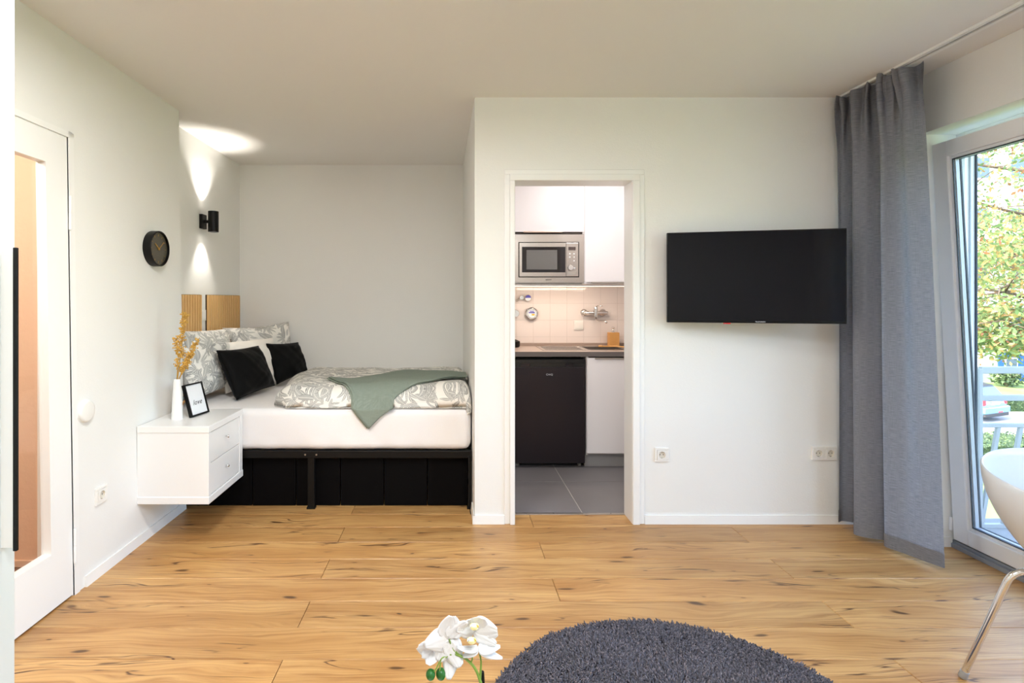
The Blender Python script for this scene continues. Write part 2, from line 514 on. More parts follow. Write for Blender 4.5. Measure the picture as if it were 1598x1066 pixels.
def make_leafprint():
    """white cotton printed with grey fans and single leaves"""
    m, nt, p = new_mat('leaf_print_cotton')
    g = NT(nt)
    tc = g.n('ShaderNodeTexCoord')
    warp = g.n('ShaderNodeTexNoise'); g.put(warp.inputs['Vector'], tc.outputs['UV']); warp.inputs['Scale'].default_value = 6
    ws = g.n('ShaderNodeVectorMath', operation='SCALE'); g.put(ws.inputs[0], warp.outputs['Color']); ws.inputs['Scale'].default_value = 0.05
    ad = g.n('ShaderNodeVectorMath', operation='ADD'); g.put(ad.inputs[0], tc.outputs['UV']); g.put(ad.inputs[1], ws.outputs[0])
    base = ad.outputs[0]
    def layer(scale, loc, fan, L, W, veins):
        v = g.mapv(base, loc=loc, scale=(scale, scale, 0))
        vo = g.n('ShaderNodeTexVoronoi', voronoi_dimensions='2D', feature='F1')
        g.put(vo.inputs['Vector'], v); vo.inputs['Scale'].default_value = 1.0; vo.inputs['Randomness'].default_value = 0.75
        sub = g.n('ShaderNodeVectorMath', operation='SUBTRACT'); g.put(sub.inputs[0], v); g.put(sub.inputs[1], vo.outputs['Position'])
        sc = g.n('ShaderNodeSeparateColor'); g.put(sc.inputs[0], vo.outputs['Color'])
        rot = g.n('ShaderNodeVectorRotate', rotation_type='Z_AXIS')
        g.put(rot.inputs['Vector'], sub.outputs[0]); g.put(rot.inputs['Angle'], g.m('MULTIPLY', sc.outputs[0], 6.283))
        sx = g.n('ShaderNodeSeparateXYZ'); g.put(sx.inputs[0], rot.outputs[0])
        X, Y = sx.outputs[0], sx.outputs[1]
        if fan:
            Y2 = g.m('ADD', Y, L * 0.45)
            r = g.m('SQRT', g.m('ADD', g.m('MULTIPLY', X, X), g.m('MULTIPLY', Y2, Y2)))
            th = g.m('ARCTAN2', X, Y2)
            k = 0.62
            thm = g.m('SUBTRACT', g.m('MULTIPLY', g.m('FRACT', g.m('ADD', g.m('DIVIDE', th, k), 0.5)), k), k / 2)
            keep = g.m('LESS_THAN', g.m('ABSOLUTE', th), k * 2.5)
            x = g.m('SUBTRACT', g.m('MULTIPLY', r, g.m('COSINE', thm)), L * 0.5)
            y = g.m('MULTIPLY', r, g.m('SINE', thm))
            half = L * 0.5
        else:
            x, y = X, Y
            keep = 1.0
            half = L
        t = g.m('DIVIDE', x, half)
        w = g.m('MULTIPLY', g.m('SUBTRACT', 1.0, g.m('MULTIPLY', t, t)), W)
        ay = g.m('ABSOLUTE', y)
        d = g.m('SUBTRACT', w, ay)
        mask = g.m('MULTIPLY', g.step(d, 0.0, 0.012), keep)
        vein = g.m('SUBTRACT', 1.0, g.step(g.m('ABSOLUTE', g.m('SUBTRACT', g.m('FRACT', g.m('MULTIPLY', g.m('ADD', x, g.m('MULTIPLY', ay, -1.1)), veins)), 0.5)), 0.05, 0.28))
        rib = g.m('SUBTRACT', 1.0, g.step(ay, 0.004, 0.016))
        edge = g.m('SUBTRACT', 1.0, g.step(d, 0.006, 0.03))
        dark = g.m('MAXIMUM', g.m('MULTIPLY', vein, 0.55), g.m('MULTIPLY', edge, 0.6))
        tone = g.m('ADD', g.m('MULTIPLY', sc.outputs[1], 0.4), 0.6)
        return mask, g.m('MULTIPLY', g.m('ADD', g.m('MULTIPLY', dark, 1.1), 0.22), tone, clamp=True), rib
    white = srgb(238, 235, 229); grey = srgb(84, 85, 84)
    col = None
    cur = white
    for args in ((11.0, (0.2, 0.6, 0), False, 0.40, 0.10, 13.0), (7.4, (3.3, 1.2, 0), True, 0.66, 0.070, 15.0), (7.8, (7.1, 4.4, 0), False, 0.38, 0.13, 16.0), (8.2, (5.1, 9.4, 0), True, 0.62, 0.065, 15.0), (6.4, (1.1, 3.4, 0), False, 0.42, 0.12, 18.0)):
        mk, tn, rb = layer(*args)
        leaf = g.mix(tn, srgb(214, 213, 209), grey)
        leaf = g.mix(g.m('MULTIPLY', rb, 0.7), leaf, white)
        cur = g.mix(mk, cur, leaf)
    g.put(p.inputs['Base Color'], cur)
    p.inputs['Roughness'].default_value = 0.85
    p.inputs['Specular IOR Level'].default_value = 0.2
    bp = g.n('ShaderNodeBump'); bp.inputs['Strength'].default_value = 0.35; bp.inputs['Distance'].default_value = 0.008
    g.put(bp.inputs['Height'], g.noise(tc.outputs['UV'], 14, 4, 0.55, 0.6))
    nt.links.new(bp.outputs[0], p.inputs['Normal'])
    return m
M['leafprint'] = make_leafprint()

def make_weave(name, col, col2, trans=0.25):
    m, nt, p = new_mat(name)
    g = NT(nt)
    tc = g.n('ShaderNodeTexCoord')
    a = g.noise(g.mapv(tc.outputs['UV'], scale=(8, 260, 1)), 2.2, 4, 0.65)
    b = g.noise(g.mapv(tc.outputs['UV'], scale=(330, 7, 1)), 2.0, 3, 0.6)
    s = g.m('ADD', g.m('MULTIPLY', a, 0.72), g.m('MULTIPLY', b, 0.28))
    c = g.mix(g.step(s, 0.38, 0.64), col2, col)
    out = nt.nodes['Material Output']
    g.put(p.inputs['Base Color'], c)
    p.inputs['Roughness'].default_value = 0.85
    p.inputs['Specular IOR Level'].default_value = 0.15
    tl = g.n('ShaderNodeBsdfTranslucent'); g.put(tl.inputs[0], c)
    mx = g.n('ShaderNodeMixShader'); mx.inputs[0].default_value = trans
    nt.links.new(p.outputs[0], mx.inputs[1]); nt.links.new(tl.outputs[0], mx.inputs[2])
    nt.links.new(mx.outputs[0], out.inputs[0])
    bp = g.n('ShaderNodeBump'); bp.inputs['Strength'].default_value = 0.3; bp.inputs['Distance'].default_value = 0.001
    g.put(bp.inputs['Height'], s); nt.links.new(bp.outputs[0], p.inputs['Normal'])
    return m
M['curtain'] = make_weave('grey_linen_curtain', srgb(156, 158, 167), srgb(124, 126, 135), 0.30)
M['throw'] = make_weave('sage_green_throw', srgb(143, 154, 143), srgb(127, 138, 128), 0.04)

def island_mat(name, ramp, rough=0.6, trans=0.0, noise_col=None):
    m, nt, p = new_mat(name)
    g = NT(nt)
    geo = g.n('ShaderNodeNewGeometry')
    cr = g.n('ShaderNodeValToRGB')
    el = cr.color_ramp.elements
    el[0].position, el[0].color = ramp[0]
    el[1].position, el[1].color = ramp[-1]
    for q, c in ramp[1:-1]:
        e = el.new(q); e.color = c
    g.put(cr.inputs[0], geo.outputs['Random Per Island'])
    g.put(p.inputs['Base Color'], cr.outputs[0])
    p.inputs['Roughness'].default_value = rough
    if trans:
        out = nt.nodes['Material Output']
        tl = g.n('ShaderNodeBsdfTranslucent'); g.put(tl.inputs[0], cr.outputs[0])
        mx = g.n('ShaderNodeMixShader'); mx.inputs[0].default_value = trans
        nt.links.new(p.outputs[0], mx.inputs[1]); nt.links.new(tl.outputs[0], mx.inputs[2])
        nt.links.new(mx.outputs[0], out.inputs[0])
    return m
M['leaves'] = island_mat('autumn_tree_leaves', [(0.0, srgb(84, 108, 66)), (0.4, srgb(112, 134, 84)), (0.65, srgb(144, 150, 92)), (0.85, srgb(160, 136, 78)), (1.0, srgb(140, 88, 66))], 0.6, 0.45)
M['hedgeleaves'] = island_mat('hedge_leaves', [(0.0, srgb(48, 68, 42)), (0.5, srgb(74, 96, 60)), (1.0, srgb(108, 126, 84))], 0.6, 0.3)
M['pile'] = island_mat('rug_pile', [(0.0, srgb(62, 60, 68)), (0.35, srgb(84, 82, 90)), (0.8, srgb(98, 95, 104)), (1.0, srgb(128, 118, 122))], 0.95)
M['petal'] = mat('white_orchid_petal', srgb(222, 222, 225), 0.55, bump=0.1, bscale=300)
M['petal'].node_tree.nodes['Principled BSDF'].inputs['Subsurface Weight'].default_value = 0.15
M['petal'].node_tree.nodes['Principled BSDF'].inputs['Subsurface Radius'].default_value = (0.01, 0.01, 0.01)

def make_grass():
    m, nt, p = new_mat('lawn_grass')
    g = NT(nt)
    tc = g.n('ShaderNodeTexCoord')
    a = g.noise(tc.outputs['Object'], 0.7, 5)
    b = g.noise(tc.outputs['Object'], 22, 5, 0.7)
    c = g.mix(g.step(a, 0.35, 0.65), srgb(92, 118, 58), srgb(128, 150, 84))
    c = g.mix(g.m('MULTIPLY', b, 0.5), c, srgb(78, 98, 48))
    g.put(p.inputs['Base Color'], c)
    p.inputs['Roughness'].default_value = 0.9
    return m
M['grass'] = make_grass()

# ------------------------------------------------------------------ the room shell
CEIL = 2.50
XR = 2.49          # inner face of the window wall
YF = 3.158         # the wall with the doorway
YB = -1.40         # wall behind the viewer
def xl(z):         # the left wall leans a little
    return -1.682 - 0.0145 * z

def wl_piece(mb, y0, y1, z0, z1, back=-1.86):
    mb.prism([(xl(z0), y0, z0), (xl(z0), y1, z0), (back, y1, z0), (back, y0, z0)],
             [(xl(z1), y0, z1), (xl(z1), y1, z1), (back, y1, z1), (back, y0, z1)])
mb = MB()
wl_piece(mb, 2.412, 3.38, 0, CEIL)
wl_piece(mb, 1.50, 2.412, 2.045, CEIL)
wl_piece(mb, YB, 1.50, 0, CEIL)
mb.box(-2.02, -1.86, 3.26, 3.38, 0, CEIL)
struct(mb.build('wall_left', M['wall']))
struct(MB().box(-2.02, -1.875, 3.38, 4.90, 0, CEIL).build('wall_alcove_left', M['wall']))
struct(MB().box(-1.875, 0.24, 4.746, 4.90, 0, CEIL).build('wall_alcove_back', M['wall']))
mb = MB()   # partition between alcove and kitchen with the pier beside the doorway
mb.prism([(0.131, YF, 0), (0.364, YF, 0), (0.364, 3.30, 0), (0.20, 3.30, 0), (0.20, 4.746, 0), (0.095, 4.746, 0)],
         [(0.131, YF, CEIL), (0.364, YF, CEIL), (0.364, 3.30, CEIL), (0.20, 3.30, CEIL), (0.20, 4.746, CEIL), (0.095, 4.746, CEIL)])
mb.box(0.364, 1.053, YF, 3.30, 2.010, CEIL)
mb.box(1.053, 2.85, YF, 3.30, 0, CEIL)
struct(mb.build('wall_front', M['wall']))
mb = MB()
mb.box(XR, 2.775, 2.87, YF, 0, CEIL)
mb.box(XR, 2.775, -0.2, 2.87, 2.193, CEIL)
mb.box(XR, 2.775, YB, -0.2, 0, CEIL)
struct(mb.build('wall_right', M['wall']))
struct(MB().box(-1.86, 2.85, YB - 0.12, YB, 0, CEIL).build('wall_back', M['wall']))
struct(MB().box(-3.3, 2.85, YB - 0.12, 5.0, CEIL, CEIL + 0.15).build('ceiling', M['ceil']))

# oak plank floor: a slab with every plank laid on it
floor = struct(MB().box(-1.90, 2.69, YB, 4.746, -0.20, -0.014).build('floor', M['rug_base']))
def plank_mesh(x0, x1, y0, y1):
    mb = MB()
    g = 0.0009; b = 0.0020
    cx, cy = (x0 + x1) / 2, (y0 + y1) / 2
    hx, hy = (x1 - x0) / 2 - g, (y1 - y0) / 2 - g
    mb.prism([(-hx, -hy, -0.0135), (hx, -hy, -0.0135), (hx, hy, -0.0135), (-hx, hy, -0.0135)],
             [(-hx, -hy, -b), (hx, -hy, -b), (hx, hy, -b), (-hx, hy, -b)])
    mb.f.pop(1)
    n = len(mb.v)
    mb.v += [(-hx + b, -hy + b, 0), (hx - b, -hy + b, 0), (hx - b, hy - b, 0), (-hx + b, hy - b, 0)]
    mb.f.append((n, n + 1, n + 2, n + 3))
    for i in range(4):
        j = (i + 1) % 4
        mb.f.append((4 + i, 4 + j, n + j, n + i))
    return mb.mesh('plank', M['oak']), (cx, cy)
ROW = 0.19
r0 = 2.727 - ROW * 22
k = -22
pc = {}
while True:
    y0 = 2.727 + ROW * k
    y1 = y0 + ROW
    if y0 > 4.74: break
    if y1 > YB:
        off = -0.62 if (k % 2) else 0.47        # staggered end joints
        lo, hi = (-1.90, 2.49) if y1 < 3.31 else (-1.90, 0.11)
        if y1 < 2.95: hi = 2.665
        js = [off + 2.23 * q for q in range(-3, 4)]
        xs = [lo] + [j for j in js if lo + 0.05 < j < hi - 0.05] + [hi]
        for a, b2 in zip(xs[:-1], xs[1:]):
            yy0, yy1 = max(y0, YB), min(y1, 4.745)
            key = (round(a, 3), round(b2, 3), round(yy1 - yy0, 3))
            me, c = plank_mesh(a, b2, yy0, yy1)
            if key in pc:
                bpy.data.meshes.remove(me); me = pc[key]
            else:
                pc[key] = me
            piece('plank', me, floor, (c[0], c[1], 0.0))
    k += 1

# grey kitchen floor tiles
kfloor = struct(MB().box(0.20, 1.80, 3.297, 4.82, -0.20, -0.0025).build('floor', M['floorgrout']))
tm = {}
for xa, xb in ((0.20, 0.797), (0.803, 1.397), (1.403, 1.80)):
    for ya, yb in ((3.30, 3.882), (3.888, 4.482), (4.488, 4.81)):
        me = MB().box(-(xb - xa) / 2, (xb - xa) / 2, -(yb - ya) / 2, (yb - ya) / 2, -0.010, 0).mesh('tile', M['floortile'])
        piece('tile', me, kfloor, ((xa + xb) / 2, (ya + yb) / 2, -0.001))

# kitchen walls, back wall with 15 cm tiles
struct(MB().box(1.80, 1.92, 3.30, 4.95, 0, CEIL).build('wall_kitchen_right', M['wall']))
wk = struct(MB().box(0.20, 1.80, 4.8005, 4.95, 0, CEIL).build('wall_kitchen_back', M['grout']))
tme = MB().box(-0.0738, 0.0738, -0.0015, 0.0015, -0.0738, 0.0738)
tme = tme.mesh('wall_tile', M['tile'])
for r in range(5):
    for c in range(10):
        shift = 0.0
        x = 0.72 - 0.075 - 0.15 * 3 + 0.15 * c + shift
        z = 0.980 + 0.15 * r - 0.075
        if x < 0.27 or x > 1.76: continue
        piece('tile', tme, wk, (x, 4.800 + RNG.uniform(-0.0002, 0.0002), z))

# hall behind the glazed door
struct(MB().box(-3.20, -1.86, 2.655, 2.80, 0, CEIL).build('wall_hall_back', M['peach']))
struct(MB().box(-3.30, -3.20, 0.6, 2.80, 0, CEIL).build('wall_hall_left', M['peach']))
struct(MB().box(-3.20, -1.86, 0.48, 0.60, 0, CEIL).build('wall_hall_front', M['peach']))
struct(MB().box(-3.20, -1.90, 0.6, 2.66, -0.2, -0.004).build('floor', M['brownfloor']))
struct(MB().box(-3.20, -1.86, 2.643, 2.655, 0, 0.03).build('baseboard_hall', M['peach']))

# baseboards
BH = 0.05
def base(name, pts, flip=1):
    mb = MB()
    for (xa, ya, xb, yb, nx, ny) in pts:
        t = 0.013
        mb.prism([(xa, ya, 0), (xb, yb, 0), (xb + nx * t, yb + ny * t, 0), (xa + nx * t, ya + ny * t, 0)],
                 [(xa, ya, BH), (xb, yb, BH), (xb + nx * t * .6, yb + ny * t * .6, BH), (xa + nx * t * .6, ya + ny * t * .6, BH)])
    return struct(mb.build(name, M['trim'], fix=True))
base('baseboard_left', [(xl(0), 2.46, xl(0), 3.38, 1, 0), (xl(0), 1.32, xl(0), 1.45, 1, 0)])
base('baseboard_front', [(1.125, YF, XR, YF, 0, -1)])
base('baseboard_pier', [(0.118, YF, 0.305, YF, 0, -1), (0.131, YF - 0.013, 0.127, 3.36, -1, 0)])
base('baseboard_right', [(XR, 2.87, XR, YF, -1, 0), (XR, 2.87, 2.655, 2.87, 0, -1)])

# stepped casing and lining of the kitchen doorway
mb = MB()
def ring(mb, xa, xb, zt, xa2, xb2, zt2, ya, yb):
    mb.box(xa, xa2, ya, yb, 0, zt2); mb.box(xb2, xb, ya, yb, 0, zt2); mb.box(xa, xb, ya, yb, zt2, zt)
ring(mb, 0.305, 1.124, 2.075, 0.336, 1.094, 2.046, YF - 0.010, YF)
ring(mb, 0.336, 1.094, 2.046, 0.364, 1.053, 2.009, YF - 0.022, YF)
ring(mb, 0.352, 1.065, 2.022, 0.366, 1.051, 2.008, YF - 0.012, 3.298)
struct(mb.build('trim_doorway', M['trim'], bevel=0.003))
# metal threshold with screws
th = thing('threshold_strip', 'narrow metal threshold strip in the kitchen doorway', 'threshold', (0.71, 3.295, 0))
box_part('strip', (0.366, 1.051, 3.283, 3.308, 0, 0.004), M['alu'], th, bevel=0.0015)
sm = MB().lathe([(0.0, 0.002), (0.004, 0.002), (0.0045, 0)], n=10).mesh('screw', M['steel'])
for x in (0.45, 0.62, 0.80, 0.97):
    piece('screw', sm, th, (x, 3.295, 0.004))

# glazed door in the left wall
d1 = struct(thing('door_1', '', 'door', (xl(0) - 0.02, 2.37, 0)))
del d1['label']; del d1['category']
def lw(mb, y0, y1, z0, z1, o0, o1):
    """slab on the left wall plane; o = offset into the room"""
    mb.prism([(xl(z0) + o1, y0, z0), (xl(z0) + o1, y1, z0), (xl(z0) + o0, y1, z0), (xl(z0) + o0, y0, z0)],
             [(xl(z1) + o1, y0, z1), (xl(z1) + o1, y1, z1), (xl(z1) + o0, y1, z1), (xl(z1) + o0, y0, z1)])
DY0, DY1 = 1.535, 2.388
mb = MB()
lw(mb, DY0, DY1, 0.008, 0.24, -0.042, 0.0)
lw(mb, DY0, DY1, 1.895, 2.03, -0.042, 0.0)
lw(mb, DY0, 1.645, 0.24, 1.895, -0.042, 0.0)
lw(mb, 2.262, DY1, 0.24, 1.895, -0.042, 0.0)
mb.build('door_leaf', M['trim'], d1)
mb = MB(); lw(mb, 1.640, 2.266, 0.235, 1.90, -0.034, -0.030)
mb.build('glass_pane', M['glass'], d1)
for z in (1.70, 0.22):
    mb = MB().lathe([(0, -0.075), (0.006, -0.075), (0.006, -0.002), (0.0045, -0.001), (0.0045, 0.001), (0.006, 0.002), (0.006, 0.075), (0, 0.075)], (xl(z) + 0.009, 2.391, z), n=12)
    mb.build('hinge', M['trim'], d1, smooth=False)
mb = MB()
lw(mb, 2.393, 2.425, 0, 2.062, -0.01, 0.005); lw(mb, 1.485, 1.52, 0, 2.075, -0.01, 0.005); lw(mb, 1.485, 2.425, 2.036, 2.062, -0.01, 0.005)
lw(mb, 2.3885, 2.394, 0, 2.05, -0.05, -0.003); lw(mb, 1.52, 2.394, 2.0305, 2.045, -0.05, -0.003); lw(mb, 2.393, 2.413, 0, 2.05, -0.09, 0.002); lw(mb, 1.499, 1.52, 0, 2.05, -0.09, 0.002)
struct(mb.build('trim_door_frame', M['trim']))

# ------------------------------------------------------------------ balcony door and window (right wall)
def sash(parent, y0, y1, z0, z1, xi, depth, face, T=None):
    """frame of four rails; glass pack inside"""
    mb = MB()
    xo = xi + depth
    for b in ((y0, y0 + face, z0, z1), (y1 - face, y1, z0, z1), (y0 + face, y1 - face, z0, z0 + face), (y0 + face, y1 - face, z1 - face, z1)):
        mb.box(xi, xo, b[0], b[1], b[2], b[3], T)
    fr = mb.build('sash_frame', M['pvc'], parent, bevel=0.004)
    a, b, c, d = y0 + face, y1 - face, z0 + face, z1 - face
    mb = MB()
    g = 0.016
    for q in ((a, a + g, c, d), (b - g, b, c, d), (a + g, b - g, c, c + g), (a + g, b - g, d - g, d)):
        mb.box(xi + 0.012, xo - 0.012, q[0], q[1], q[2], q[3], T)
    mb.build('glazing_bead', M['pvc'], fr, bevel=0.003)
    a += g; b -= g; c += g; d -= g
    g = 0.0045
    for nm, xx0, xx1, mm in (('gasket', xi + 0.010, xi + 0.018, 'gasket'), ('glass_spacer', xi + 0.024, xi + 0.042, 'spacer'), ('gasket', xi + 0.048, xi + 0.056, 'gasket')):
        mb = MB()
        for q in ((a, a + g, c, d), (b - g, b, c, d), (a + g, b - g, c, c + g), (a + g, b - g, d - g, d)):
            mb.box(xx0, xx1, q[0], q[1], q[2], q[3], T)
        mb.build(nm, M[mm], fr)
    MB().box(xi + 0.019, xi + 0.023, a, b, c, d, T).box(xi + 0.043, xi + 0.047, a, b, c, d, T).build('glass_pane', M['glass'], fr)
    return fr
bd = struct(thing('door_2', '', 'door', (2.66, 2.40, 0)))
del bd['label']; del bd['category']
# tilted inwards about its lower edge
tilt = Matrix.Translation((2.655, 0, 0.04)) @ Matrix.Rotation(-math.radians(3.15), 4, 'Y') @ Matrix.Translation((-2.655, 0, -0.04))
sash(bd, 1.93, 2.852, 0.045, 2.135, 2.655, 0.070, 0.082, tilt)
mb = MB()
mb.box(2.685, 2.755, 2.822, 2.87, 0.0, 2.193)
mb.box(2.685, 2.755, 1.87, 1.95, 0.0, 2.193)
mb.box(2.685, 2.755, 1.95, 2.822, 2.130, 2.193)
mb.box(2.70, 2.755, 1.95, 2.822, 0.0, 0.05)
mb.build('outer_frame', M['pvc'], bd, bevel=0.003)
MB().box(2.708, 2.714, 2.812, 2.823, 0.05, 2.13).build('gasket', M['spacer'], bd)
MB().box(2.738, 2.744, 2.812, 2.823, 0.05, 2.13).build('gasket', M['gasket'], bd)
MB().box(2.648, 2.700, 1.87, 2.869, 0.0, 0.022).box(2.665, 2.700, 1.87, 2.869, 0.022, 0.036).build('threshold_rail', mat('grey_threshold_metal', srgb(150, 154, 162), 0.5, 0.1), bd, bevel=0.002)
mb = MB().lathe([(0, 0), (0.008, 0), (0.008, 0.07), (0, 0.07)], (2.650, 2.862, 0.09), n=10)
mb.build('hinge', M['pvc'], bd)
w1 = struct(thing('window_1', '', 'window', (2.70, 0.83, 0)))
del w1['label']; del w1['category']
sash(w1, -0.15, 1.83, 0.06, 2.13, 2.69, 0.07, 0.08)
mb = MB(); mb.box(2.685, 2.755, 1.83, 1.87, 0, 2.193); mb.box(2.685, 2.755, -0.2, -0.15, 0, 2.193); mb.box(2.685, 2.755, -0.15, 1.83, 2.13, 2.193); mb.box(2.685, 2.755, -0.15, 1.83, 0, 0.06)
mb.build('outer_frame', M['pvc'], w1)
struct(MB().box(2.50, 2.69, -0.2, 1.87, -0.01, 0.02).build('window_sill', M['pvc']))

# ------------------------------------------------------------------ outdoors
GZ = -3.6
struct(MB().box(2.78, 4.9, 2.2, 3.34, -0.20, -0.04).box(2.78, 4.9, -1.0, 2.2, -0.20, -0.04).build('balcony_slab', M['concrete'], bevel=0.01))
rl = thing('balcony_railing', 'grey steel balcony railing with three rails and slanting bars', 'railing', (3.1, 3.20, -0.04))
RY = 3.20
def rz(y): return H - (y - 467) / (F / RY)
def rx(x): return (x - 706) / (F / RY)
for (ya, yb) in ((572, 583), (616, 625.5), (660, 667)):
    za, zb = rz(yb), rz(ya)
    MB().box(3.135, 4.85, RY - 0.012, RY + 0.012, za, zb).build('rail', M['railing'], rl, bevel=0.004)
MB().box(3.118, 3.142, RY - 0.015, RY + 0.015, -0.04, rz(575)).build('post', M['railing'], rl, bevel=0.004)
MB().box(4.82, 4.86, RY - 0.015, RY + 0.015, -0.04, rz(575)).build('post', M['railing'], rl, bevel=0.004)
for i in range(11):
    xt, xb = rx(1558 + 35 * i), rx(1530 + 35 * i)
    mb = MB(); zt, zb = rz(664), -0.04
    w = 0.011
    mb.prism([(xb - w, RY - .008, zb), (xb + w, RY - .008, zb), (xb + w, RY + .008, zb), (xb - w, RY + .008, zb)],
             [(xt - w, RY - .008, zt), (xt + w, RY - .008, zt), (xt + w, RY + .008, zt), (xt - w, RY + .008, zt)])
    mb.build('baluster', M['railing'], rl)
MB().box(3.118, 4.86, RY - 0.012, RY + 0.012, -0.040, -0.018).build('rail', M['railing'], rl)

struct(MB().box(-30, 120, -40, 17.0, GZ - 0.3, GZ - 0.02).build('ground_lawn', M['grass']))
struct(MB().box(-30, 120, 17.0, 19.6, GZ - 0.3, GZ).build('pavement', M['pave']))
struct(MB().box(-30, 120, 19.6, 26.2, GZ - 0.3, GZ - 0.08).build('road', M['road']))
struct(MB().box(-30, 120, 26.2, 26.6, GZ - 0.3, GZ + 0.05).build('kerb', M['pave']))
mb = MB()
mb.prism([(-30, 26.6, GZ - .3), (120, 26.6, GZ - .3), (120, 80, GZ - .3), (-30, 80, GZ - .3)],
         [(-30, 26.6, GZ), (120, 26.6, GZ), (120, 80, GZ + 0.6), (-30, 80, GZ + 0.6)])
struct(mb.build('ground_far_lawn', M['grass']))

def leaf_cloud(name, m, parent, n, sampler, size, loc=None):
    pts = sampler(n)
    n = len(pts)
    d1 = RNG.normal(size=(n, 3)); d1 /= np.linalg.norm(d1, axis=1)[:, None]
    d2 = RNG.normal(size=(n, 3)); d2 -= (d1 * d2).sum(1)[:, None] * d1; d2 /= np.linalg.norm(d2, axis=1)[:, None]
    s = size * RNG.uniform(0.6, 1.3, n)[:, None]
    off = np.array(WO[parent])
    c = pts - off
    V = np.stack([c - d1 * s, c - d2 * s * .5, c + d1 * s, c + d2 * s * .5], 1).reshape(-1, 3)
    me = bpy.data.meshes.new(name)
    me.vertices.add(4 * n); me.vertices.foreach_set('co', V.ravel())
    me.loops.add(4 * n); me.loops.foreach_set('vertex_index', np.arange(4 * n))
    me.polygons.add(n); me.polygons.foreach_set('loop_start', np.arange(0, 4 * n, 4)); me.polygons.foreach_set('loop_total', np.full(n, 4))
    me.update(); me.validate()
    me.materials.append(m)
    o = bpy.data.objects.new(name, me); COL.objects.link(o); o.parent = parent
    o['kind'] = 'stuff'
    WO[o] = tuple(off)
    return o

def hedge(label, x0, x1, y0, y1, h, n, z=GZ):
    t = thing('hedge', label, 'hedge', ((x0 + x1) / 2, (y0 + y1) / 2, z))
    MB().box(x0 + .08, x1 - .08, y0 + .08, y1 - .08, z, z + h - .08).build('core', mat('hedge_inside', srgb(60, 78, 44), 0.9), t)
    def smp(n):
        u = RNG.uniform(0, 1, (n, 3))
        p = np.empty((n, 3))
        p[:, 0] = x0 + u[:, 0] * (x1 - x0)
        side = RNG.uniform(0, 1, n)
        top = side < 0.45
        p[:, 1] = np.where(top, y0 + u[:, 1] * (y1 - y0), y0 + 0.10 * u[:, 1])
        p[:, 2] = np.where(top, z + h - 0.10 * u[:, 2], z + u[:, 2] * h)
        return p
    leaf_cloud('leaves', M['hedgeleaves'], t, n, smp, 0.045)
    return t
hedge('trimmed green hedge along the pavement just below the balcony railing', 11.5, 22, 15.2, 16.8, 0.80, 9000)
struct(MB().box(24.0, 120, 23.2, 26.7, GZ - 0.3, GZ).build('ground_verge', M['grass']))
struct(MB().box(23.8, 120, 23.0, 23.2, GZ - 0.3, GZ + 0.06).box(23.8, 24.0, 23.2, 26.6, GZ - 0.3, GZ + 0.06).build('kerb', M['pave']))
hedge('low green hedge to the right of the parked car across the road', 24.2, 36, 23.5, 24.3, 0.6, 5000)

def tree(label, x, y, h, crowns, n, size, mname='leaves'):
    t = thing('leafy_tree', label, 'tree', (x, y, GZ))
    trunk = [(x + 0.15 * math.sin(i * .8), y + 0.12 * math.cos(i), GZ + h * i / 8) for i in range(9)]
    MB().tube(trunk, [0.22 - 0.018 * i for i in range(9)], 10).build('trunk', M['bark'], t, smooth=True)
    rnd = random.Random(int(x * 10))
    mb = MB()
    for (cx, cy, cz, rx_, rz_) in crowns:
        for q in range(12):
            a = rnd.uniform(0, 2 * PI); e = rnd.uniform(-.5, .9)
            end = Vector((cx + math.cos(a) * rx_ * .9, cy + math.sin(a) * rx_ * .9, cz + e * rz_))
            z0 = min(GZ + h * .95, max(GZ + h * .35, end.z - rnd.uniform(.6, 1.8)))
            st = Vector((x, y, z0))
            pts = []
            for w in range(7):
                f = w / 6
                p = st.lerp(end, f) + Vector((rnd.uniform(-.12, .12), rnd.uniform(-.12, .12), rnd.uniform(-.12, .12) + .3 * math.sin(f * PI))) * (1 if 0 < w < 6 else 0)
                pts.append(p)
            mb.tube(pts, [0.055 - 0.0075 * w for w in range(7)], 6)
            for b2 in range(3):
                p0 = pts[rnd.randint(2, 5)]
                p1 = p0 + Vector((rnd.uniform(-1, 1), rnd.uniform(-1, 1), rnd.uniform(-.7, .6)))
                mb.tube([p0, p0.lerp(p1, .5) + Vector((0, 0, .08)), p1], [0.02, .014, .007], 5)
    mb.build('branches', M['bark'], t, smooth=True)
    def smp(n):
        out = []
        per = n // len(crowns)
        for (cx, cy, cz, rx_, rz_) in crowns:
            nc = 70
            cc = RNG.normal(size=(nc, 3)); cc /= np.linalg.norm(cc, axis=1)[:, None]
            cc *= RNG.uniform(0.25, 1.0, nc)[:, None] ** 0.5
            cc = cc * np.array([rx_, rx_, rz_]) + np.array([cx, cy, cz])
            idx = RNG.integers(0, nc, per)
            out.append(cc[idx] + RNG.normal(size=(per, 3)) * np.array([.34, .34, .13]))
        return np.concatenate(out)
    leaf_cloud('leaves', M[mname], t, n, smp, size)
    return t
tree('autumn-tinged leafy tree right outside the balcony door', 15.6, 12.0, 9.5,
     [(11.2, 10.9, 3.6, 2.5, 1.9), (12.6, 12.4, 5.6, 2.8, 2.0), (12.6, 11.0, 1.9, 2.0, 1.1), (11.3, 11.2, 0.7, 1.0, 0.55)], 15000, 0.058)
tree('second leafy tree standing behind the lawn', 30.5, 27.6, 9.0,
     [(29.0, 28.0, 4.6, 2.4, 2.0), (30.5, 28.5, 2.9, 2.2, 1.5)], 8000, 0.08)

